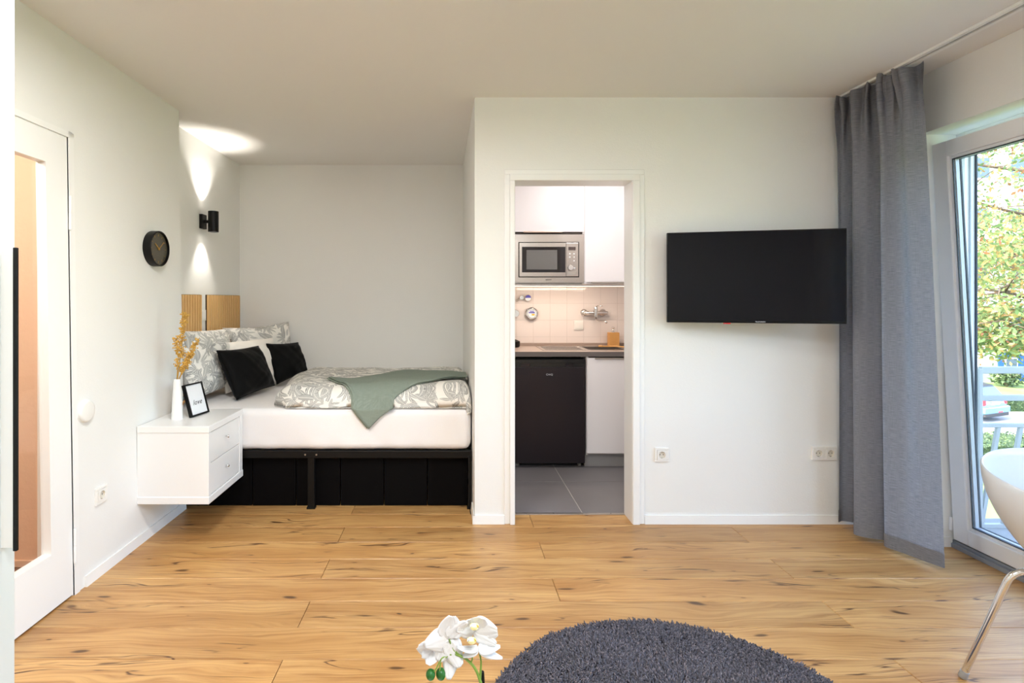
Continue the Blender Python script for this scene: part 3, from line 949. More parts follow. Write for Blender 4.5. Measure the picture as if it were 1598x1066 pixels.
def shrub(label, x, y, z, r, h, n):
    t = thing('shrub', label, 'shrub', (x, y, z))
    mb = MB()
    for q in range(9):
        a = q * 2.4
        mb.tube([(x, y, z), (x + .3 * r * math.cos(a), y + .3 * r * math.sin(a), z + h * .5), (x + .8 * r * math.cos(a), y + .8 * r * math.sin(a), z + h * .9)], [.03, .02, .01], 5)
    mb.build('stems', M['bark'], t)
    def smp(n):
        cc = RNG.normal(size=(n, 3)); cc /= np.linalg.norm(cc, axis=1)[:, None]
        cc *= RNG.uniform(0.3, 1.0, n)[:, None]
        return cc * np.array([r, r, h * .5]) + np.array([x, y, z + h * .55])
    leaf_cloud('leaves', M['hedgeleaves'], t, n, smp, 0.10)
shrub('loose green shrub in front of the blue wall', 30.9, 30.0, GZ + 0.03, 0.75, 0.95, 700)

# building across the road
bl = thing('apartment_building', 'bright white apartment building with a blue ground floor', 'building', (40, 36, GZ))
BT = -1.77
MB().box(14, 32.4, 32.0, 44, GZ, 12).box(32.4, 62, 32.0, 44, BT, 12).build('wall', M['white_render'], bl)
MB().box(32.4, 62, 31.9, 32.6, GZ, BT).build('ground_floor_wall', M['bluewall'], bl)
for xa in (32.7, 34.6, 36.9, 39.5):
    f = MB().box(xa, xa + .75, 31.84, 31.92, -2.95, -2.15).build('window', M['cabin'], bl)
    MB().box(xa + .06, xa + .69, 31.83, 31.845, -2.89, -2.21).build('pane', M['carglass'], f)
for zz in (-.6, 2.4, 5.4, 8.4):
    for xa in (24.5, 28.0, 30.6, 33.0, 35.6, 39, 43):
        f = MB().box(xa, xa + 1.3, 31.88, 32.02, zz, zz + 1.4).build('window', M['cabin'], bl)
        MB().box(xa + .1, xa + 1.2, 31.87, 31.89, zz + .1, zz + 1.3).build('pane', M['carglass'], f)
MB().box(20, 32.4, 31.85, 32.0, BT, BT + .06).build('ledge', M['concrete'], bl)
MB().box(29.6, 31.6, 31.4, 32.0, GZ, GZ + .9).build('railing_panel', M['concrete'], bl)

# parked car, rear towards the viewer
def car():
    cx, cy = 22.24, 22.05
    t = thing('parked_car', 'light blue small car parked on the road, seen from behind', 'car', (cx, cy, GZ - 0.08))
    R = Matrix.Translation((cx, cy, GZ - 0.08)) @ Matrix.Rotation(math.radians(20), 4, 'Z')
    # local: rear at y=0, front at y=+4.0, width x
    prof = [(0.0, .35), (-.02, .55), (.02, .80), (.10, 1.0), (.28, 1.42), (.9, 1.50), (1.9, 1.49), (2.7, 1.05), (3.7, .90), (4.0, .6), (4.0, .3)]
    lower = [(0.0, .28), (-.03, .50), (0.0, .72), (.06, .95), (.30, 1.0), (1.2, 1.0), (2.7, 1.0), (3.6, .88), (3.95, .62), (4.0, .28)]
    def loft(poly, hw_fn, name, m, par, smooth=False):
        mb = MB(); n = len(poly)
        for s in (-1, -.92, .92, 1):
            for (y, z) in poly:
                k2 = hw_fn(y, z)
                inset = 0.03 if abs(s) == 1 else 0.0
                mb.v.append(tuple(R @ Vector((s * k2, y * (1 if not inset else 1) + (inset if y < 2 else -inset), z - (inset if z > .9 else 0)))))
        for j in range(3):
            for i in range(n):
                i2 = (i + 1) % n
                mb.f.append((j * n + i, j * n + i2, (j + 1) * n + i2, (j + 1) * n + i))
        mb.f.append(tuple(reversed(range(n)))); mb.f.append(tuple(3 * n + i for i in range(n)))
        return mb.build(name, m, par, fix=True, bevel=0.02)
    body = loft(lower, lambda y, z: 0.84 - .04 * max(0, z - .7), 'body', M['carpaint'], t)
    cabp = [(.07, .96), (.36, 1.40), (.8, 1.50), (1.9, 1.49), (2.75, .98)]
    loft(cabp, lambda y, z: 0.78 - .32 * max(0, z - .98), 'cabin', M['cardark'], t)
    mb = MB()
    mb.prism([R @ Vector(p) for p in ((-.66, .085, 1.0), (.66, .085, 1.0), (.56, .30, 1.34), (-.56, .30, 1.34))],
             [R @ Vector(p) for p in ((-.66, .065, 1.01), (.66, .065, 1.01), (.56, .28, 1.355), (-.56, .28, 1.355))])
    mb.build('rear_window', M['carglass'], t)
    def B(name, m, x0, x1, y0, y1, z0, z1, par=t, bv=.01):
        return MB().box(x0, x1, y0, y1, z0, z1, R).build(name, m, par, bevel=bv)
    B('bumper', M['carpaint'], -.86, .86, -.10, .05, .34, .60, bv=.04)
    B('bumper_valance', M['cardark'], -.80, .80, -.08, .06, .20, .36, bv=.03)
    for s in (-1, 1):
        B('tail_light', M['redlamp'], min(s * .64, s * .82), max(s * .64, s * .82), -.02, .08, .66, .98, bv=.03)
    B('number_plate', M['paper'], -.26, .26, -.035, .0, .68, .79, bv=.004)
    B('trim_strip', M['cardark'], -.36, .36, -.02, .06, .84, .90, bv=.01)
    B('fog_light', M['redlamp'], .02, .30, -.11, -.07, .36, .42)
    for s in (-1, 1):
        for y in (.75, 3.2):
            mb = MB().lathe([(0, -.1), (.18, -.1), (.30, -.09), (.31, -.05), (.31, .05), (.30, .09), (.18, .1), (0, .1)], (s * .74, y, .31), 'X', 24, R)
            w = mb.build('wheel', M['cardark'], t, smooth=True, sharp=40)
            MB().lathe([(0, -.105), (.17, -.105), (.17, .105), (0, .105)], (s * .74, y, .31), 'X', 16, R).build('rim', M['steel'], w)
    return t
car()

# ------------------------------------------------------------------ bed
bed = thing('bed_frame', 'black metal bed frame with dark boards below, in the alcove', 'bed', (-0.87, 4.05, 0))
BX0, BX1, BY0, BY1 = -1.86, 0.085, 3.385, 4.735
MB().box(BX0, 0.119, BY0 - 0.010, BY0 + 0.025, 0.318, 0.366).build('side_rail', M['black'], bed, bevel=0.004)
MB().box(BX0, BX1, BY1 - 0.035, BY1, 0.318, 0.366).build('side_rail', M['black'], bed, bevel=0.004)
MB().box(BX0, BX0 + 0.03, BY0 + .026, BY1 - .036, 0.318, 0.366).build('end_rail', M['black'], bed)
MB().box(BX1 - 0.03, BX1, BY0 + .026, BY1 - .036, 0.318, 0.366).build('end_rail', M['black'], bed)
for i in range(12):
    x = BX0 + 0.12 + i * 0.155
    MB().box(x, x + 0.03, BY0 + .026, BY1 - .036, 0.340, 0.362).build('slat', M['black'], bed)
for x, y in ((-0.908, BY0 - 0.012), (0.098, BY0 - 0.012), (-1.86, BY0 - 0.012), (-0.908, BY1 - .045), (0.058, BY1 - .045), (-1.86, BY1 - .045)):
    w = 0.042 if x < 0.05 else 0.022
    MB().box(x, x + w, y, y + 0.032, 0.006, 0.335).build('leg', M['black'], bed, bevel=0.003)
    if y < 4:
        MB().box(x - .006, x + w + .006, y - .003, y + .034, 0.0, 0.012).build('foot', M['black'], bed, bevel=.002)
MB().box(-0.93, -0.844, BY0 - 0.014, BY0 - 0.009, 0.322, 0.362).build('joining_bracket', M['black'], bed, bevel=0.002)
sm2 = MB().lathe([(0, -0.002), (0.005, -0.002), (0.006, 0)], (0, 0, 0), 'Y', 10).mesh('bolt', M['alu'])
for x in (-0.922, -0.852):
    piece('bolt', sm2, bed, (x, BY0 - 0.0145, 0.342))
seams = [-1.84, -1.555, -1.275, -0.996, -0.714, -0.436, -0.160, 0.100]
for a, b in zip(seams[:-1], seams[1:]):
    MB().box(a + .003, b - .003, 3.428, 3.446, 0.002, 0.306).build('board', M['blackpanel'], bed, bevel=0.003)

# mattress under a fitted sheet
def rounded_box(x0, x1, y0, y1, z0, z1, r, name, m, wr=0.0):
    bm = bmesh.new()
    bmesh.ops.create_cube(bm, size=1)
    for v in bm.verts:
        v.co = Vector(((x0 + x1) / 2 + v.co.x * (x1 - x0), (y0 + y1) / 2 + v.co.y * (y1 - y0), (z0 + z1) / 2 + v.co.z * (z1 - z0)))
    bmesh.ops.bevel(bm, geom=list(bm.edges), offset=r, segments=5, profile=0.5, affect='EDGES')
    return bm
def bm_obj(bm, name, m, smooth=True, parent=None, loc=(0, 0, 0)):
    for v in bm.verts: v.co -= Vector(loc)
    me = bpy.data.meshes.new(name); bm.to_mesh(me); bm.free()
    me.materials.append(m)
    if smooth: me.shade_smooth()
    o = bpy.data.objects.new(name, me); COL.objects.link(o)
    if parent: o.parent = parent
    else: o.location = loc
    WO[o] = tuple(loc)
    return o
MT = 0.626
def mattress():
    nx, nz = 90, 30
    x0, x1, y0, y1, z0, z1 = -1.868, 0.084, 3.375, 4.735, 0.367, MT
    mb = MB()
    # cross-section loop in y-z swept along x, ends closed
    prof = []
    r = 0.045
    def arc(cy, cz, a0, a1):
        for i in range(7):
            a = a0 + (a1 - a0) * i / 6
            prof.append((cy + r * math.cos(a), cz + r * math.sin(a)))
    for cy, cz, a0 in ((y0 + r, z0 + r, PI), (y1 - r, z0 + r, 1.5 * PI), (y1 - r, z1 - r, 0), (y0 + r, z1 - r, .5 * PI)):
        arc(cy, cz, a0, a0 + PI / 2)
        if cy > 4 and cz > .5:
            for i in range(1, 12): prof.append((y1 - r - (y1 - y0 - 2 * r) * i / 12, z1))
        if cy < 4 and cz > .5:
            for i in range(1, 6): prof.append((y0, z1 - r - (z1 - z0 - 2 * r) * i / 6))
    cyc, czc = (y0 + y1) / 2, (z0 + z1) / 2
    n = len(prof)
    secs = []
    for i in range(7):
        a = PI / 2 * (1 - i / 6)
        secs.append((x0 + r - r * math.sin(a), r * (1 - math.cos(a))))
    for i in range(1, nx): secs.append((x0 + r + (x1 - x0 - 2 * r) * i / nx, 0))
    for i in range(7):
        a = PI / 2 * i / 6
        secs.append((x1 - r + r * math.sin(a), r * (1 - math.cos(a))))
    for x, ins in secs:
        for (y, z) in prof:
            yy = cyc + (y - cyc) * (1 - ins / (cyc - y0))
            zz = czc + (z - czc) * (1 - ins / (czc - z0))
            # soft sag and small ripples of the fitted sheet near its lower hem
            if z < 0.42 and y < 3.5:
                yy += 0.004 * math.sin(x * 31) * math.sin(x * 7 + 1)
                zz += 0.0
            yy += 0.0022 * math.sin(x * 9 + z * 14) if y < 3.5 else 0
            xw = x + (x - x0) / (x1 - x0) * 0.034 * (1 - (yy - y0) / (y1 - y0))
            mb.v.append((xw, yy, zz))
    for i in range(len(secs) - 1):
        for j in range(n):
            j2 = (j + 1) % n
            mb.f.append((i * n + j, (i + 1) * n + j, (i + 1) * n + j2, i * n + j2))
    mb.f.append(tuple(range(n))); mb.f.append(tuple(reversed(range((len(secs) - 1) * n, len(secs) * n))))
    o = mb.build('mattress', M['sheet'], smooth=True, loc=(-0.87, 4.05, z0), fix=True, sharp=60)
    tag(o, 'thick mattress in a white fitted sheet lying on the black bed frame', 'mattress')
mattress()

def set_uv(o, uvs):
    me = o.data
    l = me.uv_layers.new(name='UVMap')
    idx = np.empty(len(me.loops), dtype=np.int64)
    me.loops.foreach_get('vertex_index', idx)
    l.data.foreach_set('uv', np.asarray(uvs, dtype=np.float64)[idx].ravel())

def vnoise(x, y, seed):
    s = 0
    for i, (a, b, c, w) in enumerate(((3.1, 1.7, .3, 1), (1.3, 4.3, 1.9, .8), (6.7, 3.9, 2.2, .45), (5.2, -7.3, .7, .4), (11.3, 6.1, 4.0, .22), (-8.4, 12.7, 1.1, .2))):
        s += w * math.sin(a * x + b * y + c + seed * (1.3 + i))
    return s / 2.2

def pillow(name, label, cat, bl_, br_, tr_, tl_, t, m, group=None, n=36, concave=0.05, ears=0.0, seed=1.0, wr=0.012, uvs=1.0, piping=None, plump=0.55, belly=None):
    P = [Vector(p) for p in (bl_, br_, tr_, tl_)]
    cen = sum(P, Vector()) / 4
    nrm = (P[1] - P[0]).cross(P[3] - P[0]).normalized()
    base_ = Vector((cen.x, cen.y, min(p.z for p in P)))
    W_ = (P[1] - P[0]).length; H_ = (P[3] - P[0]).length
    verts = []; uv = []
    def pos(u, v, side):
        # u,v in 0..1, pulled-in edges, pointed corners
        a, b = 2 * u - 1, 2 * v - 1
        cu = 1 - concave * (1 - b * b) * abs(a) ** 2
        cv = 1 - concave * (1 - a * a) * abs(b) ** 2
        uu, vv = (a * cu + 1) / 2, (b * cv + 1) / 2
        p = P[0] * (1 - uu) * (1 - vv) + P[1] * uu * (1 - vv) + P[2] * uu * vv + P[3] * (1 - uu) * vv
        e = max(0.0, (1 - a * a) * (1 - b * b))
        th = t * 0.5 * e ** (plump * 0.75)
        edge = min(1, 3 * (1 - max(abs(a), abs(b))))
        w = wr * vnoise(a * 1.6 + side, b * 1.6, seed) * min(1, e * 2 + .2)
        # creases that run in from the corners
        w += wr * 0.8 * math.sin(9 * (a * b) + seed * 3) * (1 - e) * edge
        zz = side * th + w * (1 if side > 0 else .4) + 0.3 * wr * vnoise(a * 3, b * 3, seed + 4)
        p = p + nrm * zz
        return p
    idx = {}
    for side in (1, -1):
        for j in range(n + 1):
            for i in range(n + 1):
                border = i in (0, n) or j in (0, n)
                if side < 0 and border:
                    idx[(side, i, j)] = idx[(1, i, j)]
                    continue
                idx[(side, i, j)] = len(verts)
                verts.append(tuple(pos(i / n, j / n, side)))
                uv.append((i / n * W_ * uvs + seed, j / n * H_ * uvs + seed * 2 + (0 if side > 0 else 3)))
    faces = []
    for side in (1, -1):
        for j in range(n):
            for i in range(n):
                q = [idx[(side, i, j)], idx[(side, i + 1, j)], idx[(side, i + 1, j + 1)], idx[(side, i, j + 1)]]
                faces.append(tuple(q if side > 0 else reversed(q)))
    mb = MB(); mb.v = verts; mb.f = faces
    if piping:
        t_ = thing(name, label, cat, tuple(base_), group)
        o = mb.build('cover', m, t_, smooth=True)
        set_uv(o, uv)
        loop = [verts[idx[(1, i, 0)]] for i in range(n)] + [verts[idx[(1, n, j)]] for j in range(n)] + [verts[idx[(1, n - i, n)]] for i in range(n)] + [verts[idx[(1, 0, n - j)]] for j in range(n)]
        loop.append(loop[0])
        MB().tube(loop, 0.004, 6, cap=False).build('piping', piping, t_, smooth=True)
        return t_
    o = mb.build(name, m, smooth=True, loc=tuple(base_))
    set_uv(o, uv)
    tag(o, label, cat, group)
    return o

pillow('patterned_pillow', 'large leaf-print pillow propped beside the nightstand, behind the left black cushion', 'pillow',
       (-1.675, 3.425, 0.655), (-1.665, 4.12, 0.665), (-1.772, 4.19, 1.085), (-1.768, 3.435, 1.115), 0.22, M['leafprint'], 'leaf-print pillows at the head of the bed', concave=0.04, seed=1.2, wr=0.013)
pillow('patterned_pillow', 'leaf-print pillow in the far corner of the bed against the back wall', 'pillow',
       (-1.64, 4.27, 0.655), (-1.32, 4.655, 0.655), (-1.435, 4.715, 1.12), (-1.82, 4.26, 1.09), 0.13, M['leafprint'], 'leaf-print pillows at the head of the bed', concave=0.09, seed=2.7, wr=0.016)
pillow('white_pillow', 'plain white pillow standing between the leaf-print pillow and the black cushions', 'pillow',
       (-1.60, 3.80, 0.648), (-1.375, 4.30, 0.65), (-1.455, 4.36, 1.005), (-1.72, 3.92, 1.000), 0.12, M['whitepil'], concave=0.04, seed=0.7, wr=0.008)
pillow('black_cushion', 'black velvet cushion nearer the nightstand, the larger of two', 'cushion',
       (-1.450, 3.615, 0.640), (-1.345, 4.075, 0.665), (-1.475, 4.09, 0.960), (-1.60, 3.655, 0.965), 0.15, M['velvet'], 'black cushions on the bed', concave=0.06, seed=3.3, wr=0.007, piping=M['velvet'])
pillow('black_cushion', 'black velvet cushion farther along the bed next to the duvet', 'cushion',
       (-1.365, 4.185, 0.655), (-1.225, 4.56, 0.705), (-1.32, 4.60, 0.945), (-1.462, 4.225, 0.965), 0.13, M['velvet'], 'black cushions on the bed', concave=0.06, seed=4.9, wr=0.007, piping=M['velvet'])

# duvet
def dx1(y): return 0.086 + 0.032 * (1 - (y - 3.385) / 1.34)
DYF, DYB = 3.385, 4.725
def d_left(y):
    f = (y - DYF) / (DYB - DYF)
    return -1.205 - 0.07 * f + 0.11 * math.exp(-(f / 0.045) ** 2) + 0.05 * math.sin(f * 5 + 1)
def duvet_h(x, y):
    xl_ = d_left(y)
    fx = (x - xl_) / (dx1(y) - xl_); fy = (y - DYF) / (DYB - DYF)
    if fx < 0 or fx > 1 or fy < 0 or fy > 1: return 0.0
    ex = min(1, fx / 0.13); ex = math.sqrt(max(0, 1 - (1 - ex) ** 2))
    exr = min(1, (1 - fx) / 0.05); ex *= 0.55 + .45 * math.sqrt(max(0, 1 - (1 - exr) ** 2))
    ey = min(1, fy / 0.11); ey = math.sqrt(max(0, 1 - (1 - ey) ** 2))
    eyb = min(1, (1 - fy) / 0.10); ey *= math.sqrt(max(0, 1 - (1 - eyb) ** 2))
    Hh = 0.128 - 0.036 * fy + 0.010 * math.sin(fx * 7 + 1.5) * (1 - .6 * fy)
    h = Hh * ex * ey
    h += 0.007 * vnoise(x * 2.2, y * 3.0, 2.0) * ex * ey
    h += 0.004 * math.sin(26 * x + 8 * math.sin(4 * y)) * math.exp(-((fy - .05) / .08) ** 2) * ex
    return h
def duvet():
    nu, nv = 130, 90
    mb = MB(); uv = []
    def fy_(v): return v ** 1.25
    for side in (0, 1):
        for j in range(nv + 1):
            y = DYF + (DYB - DYF) * fy_(j / nv)
            for i in range(nu + 1):
                x = d_left(y) + (dx1(y) - d_left(y)) * (i / nu)
                z = MT + 0.004 + (duvet_h(x, y) + 0.006 if side == 0 else 0.0)
                jj = 0
                if side == 0:
                    # belly overhangs slightly at the front
                    f = (y - DYF)
                    bulge = 0.014 * math.exp(-(f / .05) ** 2) * min(1, max(0, (duvet_h(x, y)) * 20))
                    jj = -bulge + 0.006 * math.sin(11 * x + 1) * math.exp(-(f / .1) ** 2)
                mb.v.append((x, y + jj, z))
                uv.append((x * 1.0 + 5, (y * 1.0 + (z - MT) * (-1.6 if y < 3.6 else 0)) + 5))
    q = (nu + 1) * (nv + 1)
    for j in range(nv):
        for i in range(nu):
            a = j * (nu + 1) + i
            mb.f.append((a, a + 1, a + nu + 2, a + nu + 1))
            mb.f.append((q + a, q + a + nu + 1, q + a + nu + 2, q + a + 1))
    def side_strip(idx_):
        for a, b in zip(idx_[:-1], idx_[1:]):
            mb.f.append((a, q + a, q + b, b))
    side_strip([i for i in range(nu + 1)][::-1]); side_strip([nv * (nu + 1) + i for i in range(nu + 1)])
    side_strip([j * (nu + 1) for j in range(nv + 1)]); side_strip([j * (nu + 1) + nu for j in range(nv + 1)][::-1])
    o = mb.build('duvet', M['leafprint'], smooth=True, loc=(-0.5, 4.05, MT))
    set_uv(o, uv)
    tag(o, 'grey leaf-print duvet spread over the foot of the bed', 'duvet')
duvet()
tag(pillow('duvet_corner', '', '', (0.092, 3.366, 0.590), (0.118, 3.40, 0.595), (0.118, 3.42, 0.675), (0.085, 3.372, 0.670), 0.022, M['leafprint'], n=10, wr=0.004),
    'x', 'x')
_c = bpy.data.objects['duvet_corner']
del _c['label']; del _c['category']
_dv = bpy.data.objects['duvet']
_c.parent = _dv
_c.location = Vector(_c.location) - Vector(_dv.location)

# sage throw laid across the duvet, its point hanging over the front
def throw():
    def bez(pts, t):
        # catmull-rom
        n = len(pts) - 1; f = t * n; i = min(int(f), n - 1); u = f - i
        p = [Vector(pts[max(0, i - 1)]), Vector(pts[i]), Vector(pts[i + 1]), Vector(pts[min(n, i + 2)])]
        return 0.5 * ((2 * p[1]) + (-p[0] + p[2]) * u + (2 * p[0] - 5 * p[1] + 4 * p[2] - p[3]) * u * u + (-p[0] + 3 * p[1] - 3 * p[2] + p[3]) * u ** 3)
    top = [(-0.852, 3.70, 0), (-0.66, 3.86, 0), (-0.45, 4.08, 0), (-0.27, 4.28, 0), (-0.08, 4.16, 0), (0.100, 4.02, 0)]
    bot = [(-0.522, 3.255, 0), (-0.44, 3.345, 0), (-0.355, 3.40, 0), (-0.24, 3.46, 0), (-0.10, 3.56, 0), (0.104, 3.77, 0)]
    def drape(x, y, lift):
        yf = 3.372
        if y >= yf + .02:
            z = MT + 0.010 + duvet_h(min(max(x, -1.1), 0.03), max(y, DYF)) + 0.006
            # rounded over the duvet's front
            k = max(0, 1 - (y - yf) / .05)
            return Vector((x, y - 0.016 * k - lift * .3 * k, z + lift * (1 - k * .7)))
        over = (yf + .02) - y
        return Vector((x, yf - 0.004 - lift - 0.004 * math.sin(x * 30), MT + 0.012 - over * .98))
    def make(lift, sx, name, parent, shrink=0.0):
        nu, nv = 90, 60
        mb = MB(); uv = []
        for j in range(nv + 1):
            for i in range(nu + 1):
                u, v = i / nu, j / nv
                u2 = shrink + u * (1 - shrink)
                a, b = bez(top, u2), bez(bot, u2)
                p = a.lerp(b, v)
                q = drape(p.x + sx, p.y, lift)
                q.z += 0.0035 * math.sin(p.x * 14 + p.y * 9) + 0.003 * math.sin(p.y * 23 - p.x * 5)
                mb.v.append(tuple(q)); uv.append((p.x, p.y))
        for j in range(nv):
            for i in range(nu):
                a = j * (nu + 1) + i
                mb.f.append((a, a + nu + 1, a + nu + 2, a + 1))
        o = mb.build(name, M['throw'], parent, smooth=True)
        set_uv(o, uv)
        so = o.modifiers.new('thick', 'SOLIDIFY'); so.thickness = 0.006; so.offset = 0
        return o
    t = thing('throw_blanket', 'sage green throw lying across the duvet with one corner hanging', 'blanket', (-0.4, 3.8, 0.74))
    make(0.013, 0.0, 'top_layer', t)
    make(0.003, -0.012, 'under_layer', t)
    # stitched hem along the left edge
    def hem(off, name):
        pts = []
        for k2 in range(31):
            v = k2 / 30
            p = bez(top, off).lerp(bez(bot, off), v)
            q = drape(p.x, p.y, 0.017)
            q.z += 0.0035 * math.sin(p.x * 14 + p.y * 9) + 0.003 * math.sin(p.y * 23 - p.x * 5)
            pts.append(q)
        MB().tube(pts, 0.0022, 5).build(name, M['throw'], t, smooth=True)
    hem(0.025, 'hem_stitching')
throw()

# ------------------------------------------------------------------ slatted panels and bed-head socket
slat_me = MB().box(-0.0, 0.014, -0.0100, 0.0100, -0.35, 0.35).mesh('slat', M['slat'])
for (ya, yb, lab) in ((3.385, 3.985, 'oak slat wall panel at the bed head, the nearer one'), (4.085, 4.70, 'oak slat wall panel at the bed head beside the back wall')):
    t = thing('slat_panel', lab, 'wall panel', (-1.875, (ya + yb) / 2, 0.64), 'oak slat panels above the pillows')
    MB().box(-1.874, -1.866, ya, yb, 0.640, 1.350).build('backing', M['felt'], t)
    n = 16
    p_ = (yb - ya - .03) / (n - 1)
    for i in range(n):
        piece('slat', slat_me, t, (-1.866, ya + 0.015 + i * p_, 0.998))
def socket(name, label, loc, nrm, up=(0, 0, 1), n=1, size=0.081, switch=False):
    t = thing(name, label, 'socket', loc)
    nrm = Vector(nrm).normalized(); up = Vector(up); x = up.cross(nrm)
    T = Matrix((x, up, nrm)).transposed().to_4x4(); T.translation = Vector(loc)
    w = size * n * (0.92 if n > 1 else 1)
    cs = [(i - (n - 1) / 2) * size * .88 for i in range(n)]
    fb = MB(); hw = .0278
    fb.box(-w / 2, w / 2, -size / 2, -hw, 0, .010, T).box(-w / 2, w / 2, hw, size / 2, 0, .010, T)
    xe = [-w / 2] + [e for c in cs for e in (c - hw, c + hw)] + [w / 2]
    for a, b in zip(xe[::2], xe[1::2]): fb.box(a, b, -hw, hw, 0, .010, T)
    fb.build('frame', M['socket'], t, bevel=0.002)
    for i in range(n):
        cx = (i - (n - 1) / 2) * size * .88
        if switch:
            MB().box(cx - .029, cx + .029, -.029, .029, 0.009, 0.014, T).build('rocker', M['socket'], t, bevel=0.0015)
            continue
        s = MB()
        m_ = .0275
        # plate with round recess: square ring built by lathe inside box
        MB().box(cx - m_, cx + m_, -m_, -.0205, .009, .0125, T).box(cx - m_, cx + m_, .0205, m_, .009, .0125, T).box(cx - m_, cx - .0205, -.0205, .0205, .009, .0125, T).box(cx + .0205, cx + m_, -.0205, .0205, .009, .0125, T).build('insert', M['socket'], t)
        T2 = T @ Matrix.Translation((cx, 0, 0))
        MB().lathe([(.0195, .0120), (.0198, .0130), (.0270, .0130), (.0272, .0120)], (0, 0, 0), 'Z', 36, T2).build('insert_ring', M['socket'], t)
        MB().lathe([(.0, .004), (.0195, .004), (.0198, .0128)], (0, 0, 0), 'Z', 28, T2).build('recess', mat('socket_recess_shade', srgb(222, 216, 204), 0.4), t, smooth=False)
        for dx in (-.0095, .0095):
            MB().lathe([(0, .0048), (.0028, .0048), (.0028, .003)], (dx, 0, 0), 'Z', 12, T2).build('pin_hole', M['sockdark'], t)
        for dy in (-.0185, .0185):
            MB().box(-.0025, .0025, dy - .002, dy + .002, .004, .011, T2).build('earth_clip', M['alu'], t)
    return t
socket('power_socket', 'single white wall socket low on the left wall beside the door', (xl(.38), 2.577, 0.380), (1, 0, 0))
socket('power_socket', 'single white wall socket right of the kitchen doorway', (1.226, YF, 0.405), (0, -1, 0))
socket('double_socket', 'double white wall socket half beside the curtain', (2.178, YF, 0.414), (0, -1, 0), n=2)
s = socket('light_switch', 'small white switch between the two slatted panels', (-1.875, 4.035, 1.195), (1, 0, 0), switch=True)
s['category'] = 'switch'

# wall spot
wl = thing('wall_lamp', 'black cylindrical up-and-down wall lamp glowing in the alcove', 'lamp', (-1.875, 4.02, 1.895))
MB().box(-1.875, -1.850, 3.985, 4.055, 1.842, 1.948).build('mounting_plate', M['black'], wl, bevel=0.002)
MB().box(-1.850, -1.815, 4.012, 4.028, 1.885, 1.905).build('bracket', M['black'], wl)
LC = (-1.785, 4.02)
hh = 0.077; r = 0.037
MB().lathe([(r - .003, -hh + .02), (r - .003, -hh), (r, -hh), (r, hh), (r - .003, hh), (r - .003, hh - .02)], (LC[0], LC[1], 1.895), n=40).build('housing', M['black'], wl, smooth=True, sharp=40)
em = mat('lamp_lens_glow', (1, 1, 1, 1), 0.3, emit=(1.0, 0.93, 0.82, 1), estr=9.0)
for s_ in (-1, 1):
    MB().lathe([(0, s_ * (hh - .012)), (r - .003, s_ * (hh - .012)), (r - .003, s_ * (hh - .016)), (0, s_ * (hh - .016))], (LC[0], LC[1], 1.895), n=32).build('lens', em, wl)
    sd = bpy.data.lights.new('wall_lamp_spot', 'SPOT')
    sd.energy = 15 if s_ > 0 else 8
    sd.spot_size = math.radians(86 if s_ > 0 else 78)
    sd.spot_blend = 0.85
    sd.shadow_soft_size = 0.012
    sd.color = (1.0, 0.94, 0.85)
    so_ = bpy.data.objects.new('wall_lamp_spot', sd); COL.objects.link(so_)
    so_.location = (LC[0], LC[1], 1.895 + s_ * (hh + 0.002))
    so_.rotation_euler = Vector((-0.10 if s_ > 0 else -0.16, 0, s_)).to_track_quat('-Z', 'Y').to_euler()

# clock
CK = Vector((xl(1.603), 3.06, 1.603))
ck = thing('wall_clock', 'round black wall clock with gold hands on the left wall', 'clock', tuple(CK))
MB().lathe([(0, 0), (0.099, 0), (0.1005, 0.004), (0.1005, 0.044), (0.099, 0.046), (0.094, 0.046), (0.093, 0.030), (0, 0.030)], tuple(CK), 'X', 64).build('case', M['black'], ck, smooth=True, sharp=30)
MB().lathe([(0, 0.0335), (0.0928, 0.0335), (0.0928, 0.031)], tuple(CK), 'X', 64).build('dial', mat('clock_dial', srgb(78, 74, 60), 0.35), ck)
def clock_box(name, ang, r0, r1, w, x, m):
    # angle clockwise from 12 seen from the room (+X looking to -X): right is +Y
    d = Vector((0, math.sin(ang), math.cos(ang))); s = Vector((0, d.z, -d.y))
    mb = MB()
    for xx in (x, x + 0.0015):
        for rr, sg in ((r0, -1), (r0, 1), (r1, 1), (r1, -1)):
            mb.v.append(tuple(CK + Vector((xx, 0, 0)) + d * rr + s * sg * w / 2))
    mb.f = [(0, 1, 2, 3), (7, 6, 5, 4), (0, 4, 5, 1), (1, 5, 6, 2), (2, 6, 7, 3), (3, 7, 4, 0)]
    mb.build(name, m, ck)
clock_box('hour_hand', math.radians(-54), -0.012, 0.046, 0.005, 0.0362, M['gold'])
clock_box('minute_hand', math.radians(50), -0.012, 0.064, 0.004, 0.0385, M['gold'])
MB().lathe([(0, .041), (.005, .041), (.005, .034)], tuple(CK), 'X', 16).build('hub', M['gold'], ck)
for i in range(60):
    big = i % 5 == 0
    if big or i % 1 == 0:
        if not big and i % 5: 
            continue
        clock_box('hour_mark', i * PI / 30, 0.070, 0.082, 0.0016, 0.0332, M['gold'])
mb = MB()
for i in range(60):
    if i % 5 == 0: continue
    a = i * PI / 30; d = Vector((0, math.sin(a), math.cos(a)))
    p = CK + Vector((0.0338, 0, 0)) + d * 0.0865
    mb.box(p.x - .0003, p.x + .0003, p.y - .0006, p.y + .0006, p.z - .0006, p.z + .0006)
mo = mb.build('minute_dots', M['gold'], ck); mo['kind'] = 'stuff'

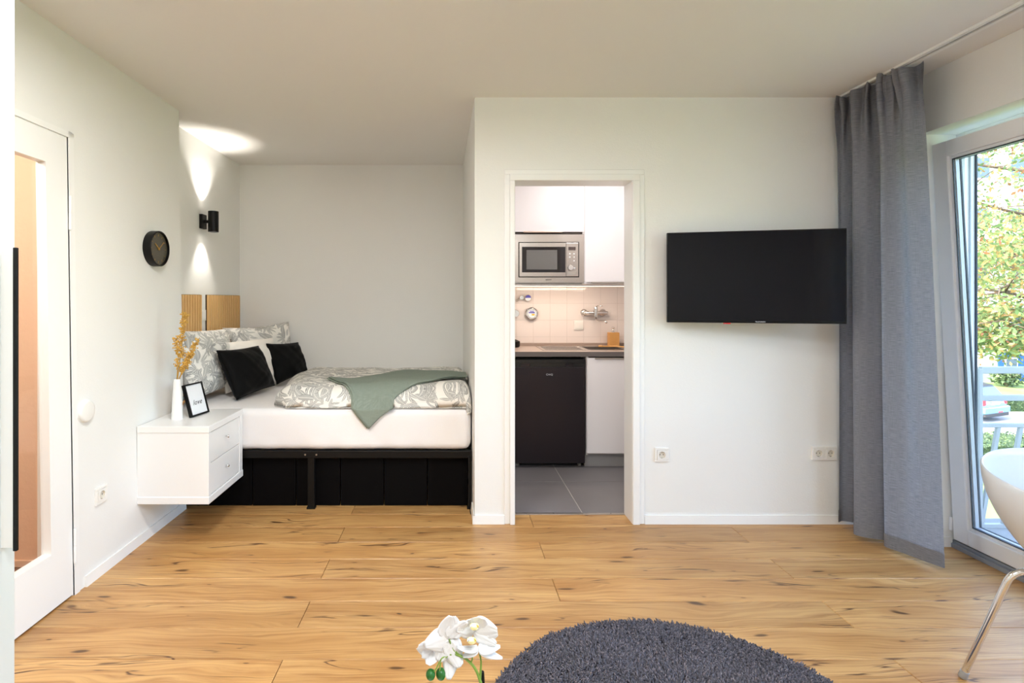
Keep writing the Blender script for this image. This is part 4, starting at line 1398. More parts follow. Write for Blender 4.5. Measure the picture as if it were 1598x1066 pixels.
# round white cover on the left wall
cv = thing('wall_cover', 'round white blank cover on the left wall near the door', 'cover', (xl(.80), 2.478, 0.80))
MB().lathe([(0, 0), (0.049, 0), (0.050, 0.003), (0.050, 0.012), (0.047, 0.017), (0.040, 0.019), (0, 0.020)], (xl(.80), 2.478, 0.80), 'X', 48).build('cap', M['socket'], cv, smooth=True, sharp=50)
MB().lathe([(0, -0.001), (0.053, -0.001), (0.053, 0.004), (0, 0.004)], (xl(.80), 2.478, 0.80), 'X', 48).build('base_ring', M['trim'], cv)

# wardrobe in the left foreground
M['wfront'] = mat('wardrobe_front', srgb(202, 206, 203), 0.4)
wd = thing('wardrobe', 'tall white wardrobe front at the left edge with black bar handle', 'wardrobe', (-1.4, 0.5, 0))
MB().box(-1.655, -1.105, -0.30, 1.329, 0.0, CEIL - 0.004).build('body', M['wfront'], wd)
for a, b in ((-0.30, 0.510), (0.514, 1.331)):
    dr = MB().box(-1.104, -1.082, a, b, 0.06, CEIL - 0.008).build('door', M['wfront'], wd, bevel=0.002)
    if a > 0:
        MB().box(-1.053, -1.044, 1.2885, 1.2965, 0.712, 1.440).build('bar_handle', M['black'], dr, bevel=0.0015)
        MB().box(-1.083, -1.053, 1.2905, 1.2945, 0.72, 1.432).build('handle_mount', M['lacquer'], dr)

# ------------------------------------------------------------------ floating nightstand
NX0, NX1, NY0, NY1, NZ0, NZ1 = xl(.3), -1.305, 2.880, 3.345, 0.218, 0.636
ns = thing('nightstand', 'white wall-hung nightstand with two small drawers beside the bed', 'nightstand', ((NX0 + NX1) / 2, (NY0 + NY1) / 2, NZ0))
MB().box(NX0, NX1 + .004, NY0 - .004, NY1 + .004, NZ1 - .036, NZ1).build('top', M['lacquer'], ns, bevel=0.003)
MB().box(NX0, NX1 + .004, NY0 - .004, NY1 + .004, NZ0, NZ0 + .040).build('bottom', M['lacquer'], ns, bevel=0.004)
MB().box(NX0, NX1 - .001, NY0, NY0 + .020, NZ0 + .040, NZ1 - .036).build('side_panel', M['lacquer'], ns)
MB().box(NX0, NX1 - .001, NY1 - .020, NY1, NZ0 + .040, NZ1 - .036).build('side_panel', M['lacquer'], ns)
MB().box(NX1 - .022, NX1 + .001, NY0 + .001, NY0 + .026, NZ0 + .040, NZ1 - .036).box(NX1 - .022, NX1 + .001, NY1 - .045, NY1 - .001, NZ0 + .040, NZ1 - .036).build('face_frame', M['lacquer'], ns, bevel=0.0015)
zm = (NZ0 + NZ1) / 2 + 0.004
for za, zb in ((NZ0 + .044, zm - .0015), (zm + .0015, NZ1 - .040)):
    d_ = MB().box(NX1 - .020, NX1 - .002, NY0 + .029, NY1 - .048, za, zb).build('drawer', M['lacquer'], ns, bevel=0.002)
    yc, zc = (NY0 + NY1) / 2 - .01, (za + zb) / 2 + .012
    MB().lathe([(0, 0.020), (0.0075, 0.0195), (0.009, 0.016), (0.007, 0.010), (0.004, 0.004), (0.005, 0.0)], (NX1 - .002, yc, zc), 'X', 20).build('knob', M['chrome'], d_, smooth=True)
    MB().box(NX1 - .30, NX1 - .021, NY0 + .04, NY1 - .06, za + .01, za + .02).build('drawer_bottom', M['cabin'], d_)
MB().box(NX0, NX0 + .01, NY0 + .021, NY1 - .021, NZ0 + .041, NZ1 - .037).build('back', M['cabin'], ns)

# vase with golden berry twigs
VX, VY, VZ = -1.562, 3.055, NZ1
v = thing('vase', 'slim tapered white vase on the nightstand', 'vase', (VX, VY, VZ))
MB().lathe([(0, 0), (0.030, 0), (0.031, 0.004), (0.026, 0.11), (0.0205, 0.195), (0.0185, 0.228), (0.0165, 0.228), (0.0180, 0.19), (0.02, 0.10), (0, 0.03)], (VX, VY, VZ), n=40).build('body', M['ceramic'], v, smooth=True, sharp=50)
br = thing('berry_branch', 'golden berry twigs standing in the slim white vase', 'dried flowers', (VX, VY, VZ + .05))
rb = random.Random(5)
ico = bmesh.new(); bmesh.ops.create_icosphere(ico, subdivisions=1, radius=1.0)
iv = [vv.co.copy() for vv in ico.verts]; fi = [[x.index for x in f.verts] for f in ico.faces]; ico.free()
berries = MB(); 
def berry(p, r):
    b = len(berries.v)
    berries.v.extend(tuple(p + q * r) for q in iv)
    berries.f.extend(tuple(b + i for i in f) for f in fi)
stems = [[(0, 0, 0), (.002, 0, .20), (-.004, .01, .36), (.006, .02, .50), (.012, .02, .565)],
         [(0, 0, 0), (-.004, .004, .19), (-.012, -.006, .33), (-.022, -.01, .43)],
         [(0, 0, 0), (.006, .002, .19), (.04, .03, .32), (.085, .045, .43)],
         [(0, 0, 0), (.004, .004, .19), (.028, .01, .27), (.05, .02, .34)]]
for si, st in enumerate(stems):
    st = [Vector(p) + Vector((VX + (.022 if p[2] > .3 else .010 if p[2] > .25 else 0), VY, VZ + .03)) for p in st]
    MB().tube(st, [.0028, .0026, .0022, .0016] + ([.0012] if len(st) == 5 else []), 6).build('stem', M['gold'], br, smooth=True)
    segs = 60 if si else 90
    for q in range(segs):
        f = rb.uniform(.48 if si else .42, 1.0) * (len(st) - 1)
        i = min(int(f), len(st) - 2)
        p = st[i].lerp(st[i + 1], f - i)
        if p.z < VZ + .235: continue
        d = Vector((rb.uniform(-1, 1), rb.uniform(-1, 1), rb.uniform(.0, 1.1))).normalized()
        L = rb.uniform(.010, .032)
        berries.tube([p, p + d * L], 0.0006, 4)
        for w in range(rb.randint(2, 4)):
            berry(p + d * L * rb.uniform(.4, 1) + Vector((rb.uniform(-1, 1), rb.uniform(-1, 1), rb.uniform(-1, 1))) * .007, rb.uniform(.0034, .0050))
bo = berries.build('berries', M['berry'], br, smooth=True); bo['kind'] = 'stuff'

# framed print
A = Vector((-1.492, 3.080, NZ1)); B_ = Vector((-1.462, 3.235, NZ1))
up = Vector((-0.052, 0.008, 0.185)).normalized()
xx = (B_ - A).normalized()
up = (up - xx * up.dot(xx)).normalized()
nn = xx.cross(up)
PF = Matrix((xx, up, nn)).transposed().to_4x4(); PF.translation = A + nn * -0.004 + Vector((0, 0, .0035))
fw, fh = (B_ - A).length, 0.190
pf = thing('picture_frame', 'small black picture frame reading love, leaning on the nightstand', 'picture frame', tuple(A))
mb = MB(); bw = .009
for q in ((0, bw, 0, fh), (fw - bw, fw, 0, fh), (bw, fw - bw, 0, bw), (bw, fw - bw, fh - bw, fh)):
    mb.box(q[0], q[1], q[2], q[3], -.012, .008, PF)
mb.build('frame', M['black'], pf)
MB().box(bw, fw - bw, bw, fh - bw, -.004, .002, PF).build('print', M['paper'], pf)
text('lettering', 'love', .042, M['ink'], pf, PF @ Matrix.Translation((fw * .50, fh * .40, .0024)), shear=.45, space=1.1)
easel = MB(); e0 = PF @ Vector((fw * .5, fh * .75, -.013))
easel.prism([(e0.x - .105, e0.y - .020, NZ1 + .001), (e0.x - .100, e0.y - .020, NZ1 + .001), (e0.x - .100, e0.y + .020, NZ1 + .001), (e0.x - .105, e0.y + .020, NZ1 + .001)],
            [(e0.x - .006, e0.y - .012, e0.z), (e0.x - .001, e0.y - .012, e0.z), (e0.x - .001, e0.y + .012, e0.z), (e0.x - .006, e0.y + .012, e0.z)])
easel.build('easel_stand', M['bamboo'], pf)

# ------------------------------------------------------------------ kitchen
KF = 4.200      # front of lower units
UF = 4.285      # front of upper units
wt = thing('worktop', 'taupe kitchen worktop with a low upstand', 'worktop', (1.0, 4.5, 0.868))
SX0, SX1, SY0, SY1 = 1.10, 1.40, 4.335, 4.63       # cut-out for the basin
mb = MB()
for b in ((0.21, SX0, KF - .005, 4.795), (SX1, 1.78, KF - .005, 4.795), (SX0, SX1, KF - .005, SY0), (SX0, SX1, SY1, 4.795)):
    mb.box(b[0], b[1], b[2], b[3], .868, .906)
mb.build('slab', M['worktop'], wt)
MB().box(0.21, 1.78, KF - .0065, KF - .005, .869, .9055).build('front_edge', mat('worktop_edge', srgb(104, 97, 95), 0.4), wt)
MB().box(0.21, 1.78, 4.775, 4.797, .906, .928).build('upstand', M['worktop'], wt, bevel=.003)
# sink
sk = thing('sink', 'stainless steel drainer sink set into the kitchen worktop', 'sink', (1.15, 4.48, .906))
mb = MB()
mb.box(.72, SX0, 4.30, 4.66, .906, .910).box(SX1, 1.44, 4.30, 4.66, .906, .910).box(SX0, SX1, 4.30, SY0, .906, .910).box(SX0, SX1, SY1, 4.66, .906, .910)
mb.build('rim', M['steel'], sk, bevel=.0015)
mb = MB()
mb.box(SX0, SX0 + .004, SY0, SY1, .77, .908).box(SX1 - .004, SX1, SY0, SY1, .77, .908).box(SX0 + .004, SX1 - .004, SY0, SY0 + .004, .77, .908).box(SX0 + .004, SX1 - .004, SY1 - .004, SY1, .77, .908).box(SX0, SX1, SY0, SY1, .766, .770)
mb.build('basin', M['water_dark'], sk)
rib = MB().box(-.15, .15, -.004, .004, 0, .003).mesh('drainer_rib', M['steel'])
for i in range(7):
    piece('drainer_rib', rib, sk, (.90, 4.35 + i * .042, .910))
MB().lathe([(0, .004), (.014, .004), (.016, 0)], (1.075, 4.60, .910), n=16).build('drain_knob', M['chrome'], sk, smooth=True)
# brush lying over the basin
bsh = thing('dish_brush', 'wooden dish brush lying across the sink basin', 'brush', (1.33, 4.45, .911))
MB().tube([(1.255, 4.52, .920), (1.36, 4.45, .925), (1.45, 4.40, .921)], [.0055, .006, .006], 10).build('handle', M['bamboo'], bsh, smooth=True)
MB().lathe([(0, .0), (.016, .0), (.018, .006), (.016, .014), (0, .016)], (1.245, 4.527, .914), n=20).build('head', M['bamboo'], bsh, smooth=True)

# faucet
fx, fy, fz = 1.262, 4.798, 1.196
fa = thing('wall_faucet', 'chrome wall-mounted mixer tap above the sink', 'faucet', (fx, fy, fz))
for x in (fx - .088, fx + .078):
    MB().lathe([(0, -.016), (.020, -.016), (.032, -.006), (.033, 0)], (x, fy, fz), 'Y', 28).build('wall_rosette', M['chrome'], fa, smooth=True, sharp=50)
    MB().lathe([(0, -.062), (.014, -.062), (.014, -.014)], (x, fy, fz), 'Y', 20).build('union', M['chrome'], fa, smooth=True, sharp=50)
MB().lathe([(0, -.105), (.014, -.105), (.017, -.10), (.017, .10), (.014, .105), (0, .105)], (fx - .002, fy - .062, fz), 'X', 28).build('body', M['chrome'], fa, smooth=True, sharp=50)
MB().lathe([(0, -.04), (.016, -.04), (.018, -.03), (.018, .045), (.016, .052), (0, .055)], (fx - .002, fy - .066, fz), 'Z', 28).build('cartridge', M['chrome'], fa, smooth=True, sharp=50)
MB().tube([(fx - .002, fy - .068, fz + .052), (fx + .004, fy - .10, fz + .062), (fx + .032, fy - .14, fz + .060)], [.008, .007, .006], 10).build('lever', M['chrome'], fa, smooth=True)
MB().tube([(fx - .002, fy - .068, fz - .04), (fx - .002, fy - .085, fz - .066), (fx + .02, fy - .12, fz - .072), (fx + .052, fy - .17, fz - .068), (fx + .060, fy - .185, fz - .082)], [.009] * 5, 12).build('spout', M['chrome'], fa, smooth=True)

def valve(name, label, x, z, r, d, part2='cap'):
    t = thing(name, label, 'valve', (x, 4.798, z))
    MB().lathe([(0, -d), (r * .80, -d), (r * .94, -d * .82), (r, -.006), (r, 0)], (x, 4.798, z), 'Y', 32).build('knob', M['chrome'], t, smooth=True, sharp=40)
    return t
va = valve('stop_valve', 'large ribbed chrome stop valve with a blue and yellow badge', 0.702, 1.188, .058, .040)
for q in range(6):
    a = q * PI / 3 + .3
    MB().tube([(0.702 + .046 * math.cos(a), 4.758, 1.188 + .046 * math.sin(a)), (0.702 + .052 * math.cos(a), 4.790, 1.188 + .052 * math.sin(a))], .0095, 8).build('grip', M['chrome'], va, smooth=True)
MB().lathe([(0, -.0425), (.034, -.0425), (.035, -.039)], (0.702, 4.798, 1.188), 'Y', 28).build('badge', M['paper'], va)
MB().box(.675, .728, 4.7540, 4.7556, 1.193, 1.203).box(.683, .72, 4.7540, 4.7556, 1.207, 1.213).build('blue_lettering', M['blueprint'], va)
MB().box(.700, .726, 4.7540, 4.7556, 1.172, 1.186).build('yellow_mark', M['yellowprint'], va)
vb = valve('round_valve', 'round capped chrome valve with a half blue face, above the large one', 0.671, 1.326, .033, .030)
MB().lathe([(0, -.0305), (.025, -.0305), (.026, -.029)], (0.671, 4.798, 1.326), 'Y', 28).build('face', M['paper'], vb)
MB().lathe([(0, -.0318), (.0245, -.0318)], (0.671, 4.798, 1.328), 'Y', 20, a0=-PI / 2, a1=PI / 2).build('blue_half', M['blueprint'], vb)
vc = valve('round_valve', 'chrome angle valve beside the left door jamb, upper of two', 0.612, 1.330, .022, .05)
MB().tube([(.565, 4.775, 1.30), (.60, 4.765, 1.325), (.655, 4.78, 1.328)], .010, 10).build('pipe', M['chrome'], vc, smooth=True)
valve('round_valve', 'chrome valve half hidden by the left door jamb, lower of two', 0.560, 1.190, .036, .045)
sw = socket('light_switch', 'cream cover plate with rocker on the tiles left of the tap', (1.123, 4.798, 1.083), (0, -1, 0), switch=True)
sw['category'] = 'switch'

sd_ = thing('soap_dispenser', 'square bamboo soap dispenser with chrome pump behind the sink', 'soap dispenser', (1.410, 4.715, .911))
MB().box(1.366, 1.454, 4.682, 4.748, .906, 1.026).build('body', M['bamboo'], sd_, bevel=.003)
MB().tube([(1.408, 4.715, 1.026), (1.408, 4.715, 1.062)], .006, 12).build('pump_neck', M['chrome'], sd_, smooth=True)
MB().lathe([(0, 1.074), (.010, 1.072), (.011, 1.060), (.006, 1.058)], (1.408, 4.715, 0), n=16).tube([(1.408, 4.715, 1.067), (1.408, 4.67, 1.066)], .004, 8).build('pump_head', M['chrome'], sd_, smooth=True)
MB().tube([(1.408, 4.715, 1.024), (1.408, 4.715, 1.034)], .013, 14).build('collar', M['chrome'], sd_)
kt = thing('pot', 'dark pot edge on the worktop by the left jamb', 'pot', (.50, 4.62, .906))
MB().lathe([(0, 0), (.070, 0), (.078, .01), (.080, .045), (.076, .048), (.072, .02), (0, .012)], (.50, 4.62, .906), n=32).build('pot_body', M['black'], kt, smooth=True, sharp=40)
MB().lathe([(0, .074), (.03, .070), (.079, .050), (.079, .046), (0, .046)], (.50, 4.62, .906), n=32).build('lid', M['black'], kt, smooth=True, sharp=40)

# fridge
FX0, FX1 = .485, 1.035
fr = thing('fridge', 'black under-counter fridge below the worktop', 'fridge', (.76, 4.45, 0))
MB().box(FX0, FX1, KF + .055, 4.76, .018, .852).build('body', M['fridge2'], fr, bevel=.004)
fd = MB().box(FX0, FX1, KF - .002, KF + .050, .035, .785).build('door', M['fridge'], fr, bevel=.005)
MB().box(FX0, FX1, KF + .010, KF + .050, .786, .815).build('grip_recess', M['fridge2'], fd)
MB().box(FX0, FX1, KF - .002, KF + .050, .816, .846).build('top_trim', M['fridge2'], fr, bevel=.003)
for a, b in ((FX0 + .05, FX0 + .12), (FX0 + .40, FX0 + .46)):
    MB().box(a, b, KF + .004, KF + .010, .788, .813).build('grip_insert', M['fridge'], fd)
for x in (FX0 + .03, FX1 - .03):
    MB().lathe([(0, 0), (.016, 0), (.016, .012), (.01, .018), (0, .018)], (x, KF + .07, 0), n=16).build('foot', M['plinth'], fr)
text('lettering', 'CHiQ', .020, M['logo'], fd, frameM((.757, KF - .0026, .728), (1, 0, 0), (0, 0, 1)), space=1.1)
MB().box(FX0, FX1 + .008, KF + .08, KF + .10, .0, .016).build('kick_shadow_board', M['fridge2'], fr)

# base unit
bc = thing('base_cabinet', 'white kitchen base cabinet under the sink', 'cabinet', (1.35, 4.5, 0))
MB().box(1.044, 1.060, KF + .002, 4.76, .10, .865).box(1.60, 1.616, KF + .002, 4.76, .10, .865).box(1.06, 1.60, KF + .02, 4.76, .10, .116).build('carcass', M['cabin'], bc)
dd = MB().box(1.047, 1.613, KF - .018, KF, .118, .858).build('door', M['cab'], bc, bevel=.0015)
MB().box(1.105, 1.56, KF - .026, KF - .016, .848, .860).build('edge_handle', M['alu'], dd, bevel=.002)
MB().box(1.04, 1.62, KF + .04, KF + .056, .0, .10).build('plinth', M['plinth'], bc)

# upper units
US = 1.052
u1 = thing('upper_cabinet', 'white upper cabinet holding the microwave', 'cabinet', (.75, 4.55, 1.44), 'white upper kitchen cabinets')
MB().box(.435, .452, UF + .02, 4.79, 1.438, 2.47).box(US - .017, US - .001, UF + .001, 4.79, 1.438, 2.47).box(.452, US - .017, UF + .02, 4.79, 1.432, 1.444).box(.452, US - .017, UF + .02, 4.79, 1.835, 1.85).box(.452, US - .017, 4.775, 4.79, 1.444, 2.47).build('carcass', M['cabin'], u1)
dd = MB().box(.437, US - .003, UF, UF + .018, 1.852, 2.465).build('door', M['cab'], u1, bevel=.0015)
MB().box(.565, .875, UF - .010, UF + .002, 1.846, 1.856).build('edge_handle', mat('copper_tinted_handle', srgb(214, 190, 172), .3, .6), dd, bevel=.002)
MB().box(.437, US - .003, UF + .006, UF + .018, 1.838, 1.850).build('gap_shade_strip', M['gapshade'], u1)  # dark strip painted in as the shade between door and microwave
u2 = thing('upper_cabinet', 'tall white upper cabinet right of the microwave', 'cabinet', (1.35, 4.55, 1.44), 'white upper kitchen cabinets')
MB().box(US + .001, US + .017, UF + .001, 4.79, 1.438, 2.47).box(1.64, 1.656, UF + .02, 4.79, 1.438, 2.47).box(US + .017, 1.64, UF + .02, 4.79, 1.438, 1.452).box(US + .017, 1.64, 4.775, 4.79, 1.452, 2.47).build('carcass', M['cab'], u2)
dd = MB().box(US + .003, 1.653, UF, UF + .018, 1.452, 2.465).build('door', M['cab'], u2, bevel=.0015)
MB().box(1.105, 1.61, UF - .012, UF + .002, 1.443, 1.455).build('edge_handle', M['alu'], dd, bevel=.002)
ul = thing('under_cabinet_light', 'thin warm light bar under the upper cabinets', 'light', (1.0, 4.35, 1.42))
MB().box(.45, 1.64, 4.305, 4.335, 1.421, 1.432).build('profile', M['alu'], ul)
MB().box(.46, 1.63, 4.308, 4.332, 1.4185, 1.421).build('diffuser', mat('warm_led_diffuser', (1, .9, .8, 1), .4, emit=(1.0, .78, .58, 1), estr=2.5), ul)
ULL = area('under_cabinet_led', (.88, 4.42, 1.415), (0, .25, -1), .8, .03, 2.6, (1.0, .80, .62))
kl = thing('kitchen_ceiling_light', 'round white ceiling light in the kitchen', 'ceiling light', (1.05, 3.78, 2.44))
MB().lathe([(0, 2.5), (.20, 2.5), (.20, 2.44), (.185, 2.44), (.185, 2.46), (0, 2.46)], (1.05, 3.78, 0), n=40).build('shade', M['lacquer'], kl, smooth=True, sharp=40)

# microwave
mw = thing('microwave', 'built-in stainless steel microwave with black window', 'microwave', (.75, 4.4, 1.45))
MX0, MX1, MZ0, MZ1 = .442, 1.045, 1.446, 1.831
my = UF - .006
MB().box(MX0 + .02, MX1 - .02, UF + .03, 4.70, MZ0 + .005, MZ1 - .005).build('housing', M['black'], mw)
dx0, dx1, dz0, dz1 = .532, 1.000, 1.497, 1.764
mb = MB()
mb.box(MX0, dx0 - .007, my, UF + .028, MZ0, MZ1).box(dx1 + .007, MX1, my, UF + .028, MZ0, MZ1).box(dx0 - .007, dx1 + .007, my, UF + .028, MZ0, dz0 - .007).box(dx0 - .007, dx1 + .007, my, UF + .028, dz1 + .007, MZ1)
mb.build('surround', M['steel'], mw)
px = .903
mb = MB(); wx0, wx1, wz0, wz1 = .552, .8975, 1.529, 1.732
for b in ((dx0, wx0, dz0, dz1), (wx1, px - .002, dz0, dz1), (wx0, wx1, dz0, wz0), (wx0, wx1, wz1, dz1)):
    mb.box(b[0], b[1], my - .006, UF + .01, b[2], b[3])
dm = mb.build('door', M['steel'], mw)
MB().box(wx0, wx1, my - .003, UF + .008, wz0, wz1).build('black_glass', M['ovenglass'], dm)
MB().box(.588, .832, my - .0045, my - .0032, 1.552, 1.707).build('window', M['ovenmesh'], dm)
cp = MB().box(px, dx1, my - .006, UF + .01, dz0, dz1).build('control_panel', M['steel'], mw, bevel=.002)
MB().box(.921, .978, my - .008, my - .005, 1.705, 1.731).build('display', M['screenlet'], cp)
MB().lathe([(0, -.020), (.020, -.020), (.0225, -.016), (.023, 0)], (.936, my - .006, 1.566), 'Y', 32).build('dial_knob', M['chrome'], cp, smooth=True, sharp=40)
bme = MB().lathe([(0, -.003), (.006, -.003), (.0065, 0)], (0, 0, 0), 'Y', 14).mesh('button', M['ceramic'])
for (x, z) in ((.932, 1.676), (.965, 1.676), (.932, 1.651), (.965, 1.651), (.965, 1.621), (.969, 1.563)):
    piece('button', bme, cp, (x, my - .006, z))
MB().box(.915, .982, my - .0068, my - .005, 1.512, 1.536).build('open_key', M['alu'], cp)
MB().tube([(.742, my - .0004, 1.471), (.788, my - .0004, 1.471)], .0035, 8).build('badge', mat('grey_badge', srgb(120, 112, 108), .5), mw)

# ------------------------------------------------------------------ television on the wall
TL = Vector((1.222, 3.064, 0)); TR = Vector((2.095, 2.858, 0))
tx = (TR - TL).normalized(); tn = Vector((0, 0, 1)).cross(tx) * -1
tn = Vector((tx.y, -tx.x, 0))          # towards the viewer
TZ0, TZ1 = 1.184, 1.694
TT = Matrix((tx, Vector((0, 0, 1)), tn)).transposed().to_4x4(); TT.translation = Vector((TL.x, TL.y, TZ0))
tw, thh = (TR - TL).length, TZ1 - TZ0
tv = thing('television', 'black flat television angled out from the wall beside the curtain', 'television', (1.66, 3.0, TZ0))
MB().box(0, tw, 0, thh, -.030, 0, TT).build('bezel', M['bezel'], tv, bevel=.003)
MB().box(.006, tw - .006, .014, thh - .006, -.001, .0012, TT).build('screen', M['screen'], tv)
MB().box(.12, tw - .12, .04, thh - .12, -.060, -.030, TT).build('rear_housing', M['bezel'], tv, bevel=.01)
wb = MB()
wb.box(1.50, 1.68, YF - .020, YF, 1.33, 1.55)
wb.build('wall_bracket', M['black'], tv)
MB().tube([(1.60, YF - .01, 1.44), (1.66, YF - .04, 1.44), tuple(TT @ Vector((tw * .5, .256, -.055)))], .014, 8).build('bracket_arm', M['black'], tv)
text('lettering', 'TELEFUNKEN', .0085, M['logo'], tv, TT @ Matrix.Translation((tw * .535, .0075, .0006)), space=1.0)
MB().box(tw * .33, tw * .37, -.006, .001, -.010, -.002, TT).build('sensor', M['redlamp'], tv)

# ------------------------------------------------------------------ curtain and rail
cr_ = thing('curtain_rail', 'white ceiling curtain rail running along the window side', 'curtain rail', (2.28, 0.9, CEIL - .012))
MB().box(2.250, 2.272, YB + .01, 3.150, CEIL - .012, CEIL - .0005).box(2.290, 2.312, YB + .01, 3.150, CEIL - .012, CEIL - .0005).build('track', M['trim'], cr_)
MB().box(2.272, 2.290, YB + .01, 3.150, CEIL - .004, CEIL - .0005).build('groove', M['gasket'], cr_)
def curtain():
    bot = [(2.225, 3.10), (2.265, 3.12), (2.335, 3.075), (2.345, 3.02), (2.205, 2.955), (2.235, 2.90), (2.325, 2.862), (2.355, 2.83), (2.252, 2.805), (2.285, 2.72), (2.318, 2.64), (2.352, 2.572)]
    top = [(2.235, 3.125), (2.25, 3.09), (2.310, 3.06), (2.315, 3.02), (2.232, 2.985), (2.255, 2.935), (2.318, 2.90), (2.320, 2.85), (2.245, 2.815), (2.285, 2.775), (2.250, 2.715), (2.318, 2.665)]
    def cr(pts, t):
        n = len(pts) - 1; f = t * n; i = min(int(f), n - 1); u = f - i
        p = [Vector(pts[max(0, i - 1)]), Vector(pts[i]), Vector(pts[i + 1]), Vector(pts[min(n, i + 2)])]
        return 0.5 * ((2 * p[1]) + (-p[0] + p[2]) * u + (2 * p[0] - 5 * p[1] + 4 * p[2] - p[3]) * u * u + (-p[0] + 3 * p[1] - 3 * p[2] + p[3]) * u ** 3)
    nu, nv = 264, 110
    z0, z1 = 0.032, CEIL - 0.016
    mb = MB(); uv = []
    mbh = MB(); uvh = []
    def P(u, f, push=0.0):
        # f: 0 top .. 1 bottom
        w = f ** 0.75
        a, b = cr(top, u), cr(bot, u)
        p = a.lerp(b, w)
        e = 1e-3
        t0 = cr(top, min(1, u + e)) - cr(top, max(0, u - e))
        b0 = cr(bot, min(1, u + e)) - cr(bot, max(0, u - e))
        t = t0.lerp(b0, w).normalized()
        nrm = Vector((t.y, -t.x))
        head = max(0.0, 1 - f / 0.10)
        plt = math.exp(-(f / 0.055) ** 2)
        amp = 0.021 * plt + 0.010 * math.exp(-((f - .07) / .05) ** 2)
        ph = 2 * PI * 14 * u + 1.2 * math.sin(u * 9)
        zz = z1 - (z1 - z0) * f
        # gathered heading: pleats slope and overlap
        p = p + nrm * (amp * math.sin(ph) + push)
        p = p + t * (0.010 * plt * math.cos(ph * .5 + f * 30))
        p = p + nrm * (0.010 * math.sin(2 * PI * 5.5 * u + 1.5 * f + .4) + 0.004 * math.sin(u * 70 + f * 3)) * max(0.0, 1 - f) ** .7 * min(1, f * 12)
        zz += (0.010 * math.sin(ph * .5 + .6) * head)
        return Vector((p.x, p.y, zz))
    for j in range(nv + 1):
        f = (j / nv)
        f = f * 0.75 + 0.25 * f * f if True else f
        for i in range(nu + 1):
            u = i / nu
            q = P(u, f)
            mb.v.append(tuple(q)); uv.append((u * 1.5, q.z * 1.0))
    for j in range(nv):
        for i in range(nu):
            a = j * (nu + 1) + i
            mb.f.append((a, a + nu + 1, a + nu + 2, a + 1))
    t = thing('curtain', 'floor-length grey linen curtain gathered at the balcony door', 'curtain', (2.28, 2.85, 0.03))
    o = mb.build('cloth', M['curtain'], t, smooth=True); set_uv(o, uv)
    # doubled hem and heading tape
    for nm, fa_, fb_ in (('hem', .972, 1.0005), ('heading_tape', .004, .034)):
        for sgn in (-1, 1):
            mb = MB(); uv = []
            for j in range(5):
                f = fa_ + (fb_ - fa_) * j / 4
                for i in range(nu + 1):
                    q = P(i / nu, f, sgn * .0022); mb.v.append(tuple(q)); uv.append((i / nu * 1.5, q.z))
            for j in range(4):
                for i in range(nu):
                    a = j * (nu + 1) + i
                    mb.f.append((a, a + nu + 1, a + nu + 2, a + 1))
            o = mb.build(nm, M['curtain'], t, smooth=True); set_uv(o, uv)
curtain()

# ------------------------------------------------------------------ rug
def rug():
    cx, cy, R_ = 0.719, 1.545, 0.636
    t = thing('round_rug', 'round dark grey shaggy rug on the oak floor', 'rug', (cx, cy, 0))
    MB().lathe([(0, 0), (R_ - .015, 0), (R_ - .008, .006), (R_ - .012, .012), (0, .012)], (cx, cy, 0), n=128).build('backing', M['rug_base'], t)
    n = 62000
    r = R_ * np.sqrt(RNG.uniform(0, 1, n)); a = RNG.uniform(0, 2 * PI, n)
    # keep the density where it can be seen
    p = np.stack([r * np.cos(a), r * np.sin(a), np.full(n, .010)], 1)
    lean = RNG.normal(size=(n, 2)) * 0.0062 + np.stack([np.sin(p[:, 0] * 19 + 3 * np.sin(p[:, 1] * 11)), np.cos(p[:, 1] * 17 + p[:, 0] * 7)], 1) * .004
    hgt = RNG.uniform(.013, .021, n) * (1 - .35 * (r / R_) ** 8)
    tip = p + np.concatenate([lean, hgt[:, None]], 1)
    mid = p * .45 + tip * .55; mid[:, :2] += RNG.normal(size=(n, 2)) * .002
    w = RNG.uniform(.0020, .0032, n)
    V = np.empty((n, 9, 3)); 
    for k2 in range(3):
        q = 2 * PI * k2 / 3
        o_ = np.stack([np.cos(q + a), np.sin(q + a), np.zeros(n)], 1)
        V[:, k2] = p + o_ * w[:, None] * .9
        V[:, 3 + k2] = mid + o_ * w[:, None] * 1.1
        V[:, 6 + k2] = tip + o_ * w[:, None] * .95
    idx = np.array([[0, 1, 4, 3], [1, 2, 5, 4], [2, 0, 3, 5], [3, 4, 7, 6], [4, 5, 8, 7], [5, 3, 6, 8]])
    quads = (np.arange(n)[:, None, None] * 9 + idx[None]).reshape(-1, 4)
    tris = (np.arange(n)[:, None] * 9 + np.array([6, 7, 8])[None])
    me = bpy.data.meshes.new('pile')
    me.vertices.add(9 * n); me.vertices.foreach_set('co', V.ravel())
    loops = np.concatenate([quads.ravel(), tris.ravel()])
    me.loops.add(len(loops)); me.loops.foreach_set('vertex_index', loops)
    nq, nt_ = len(quads), len(tris)
    me.polygons.add(nq + nt_)
    me.polygons.foreach_set('loop_start', np.concatenate([np.arange(nq) * 4, nq * 4 + np.arange(nt_) * 3]))
    me.polygons.foreach_set('loop_total', np.concatenate([np.full(nq, 4), np.full(nt_, 3)]))
    me.update(); me.validate(); me.materials.append(M['pile'])
    o = bpy.data.objects.new('pile', me); COL.objects.link(o); o.parent = t; o['kind'] = 'stuff'; WO[o] = WO[t]
rug()

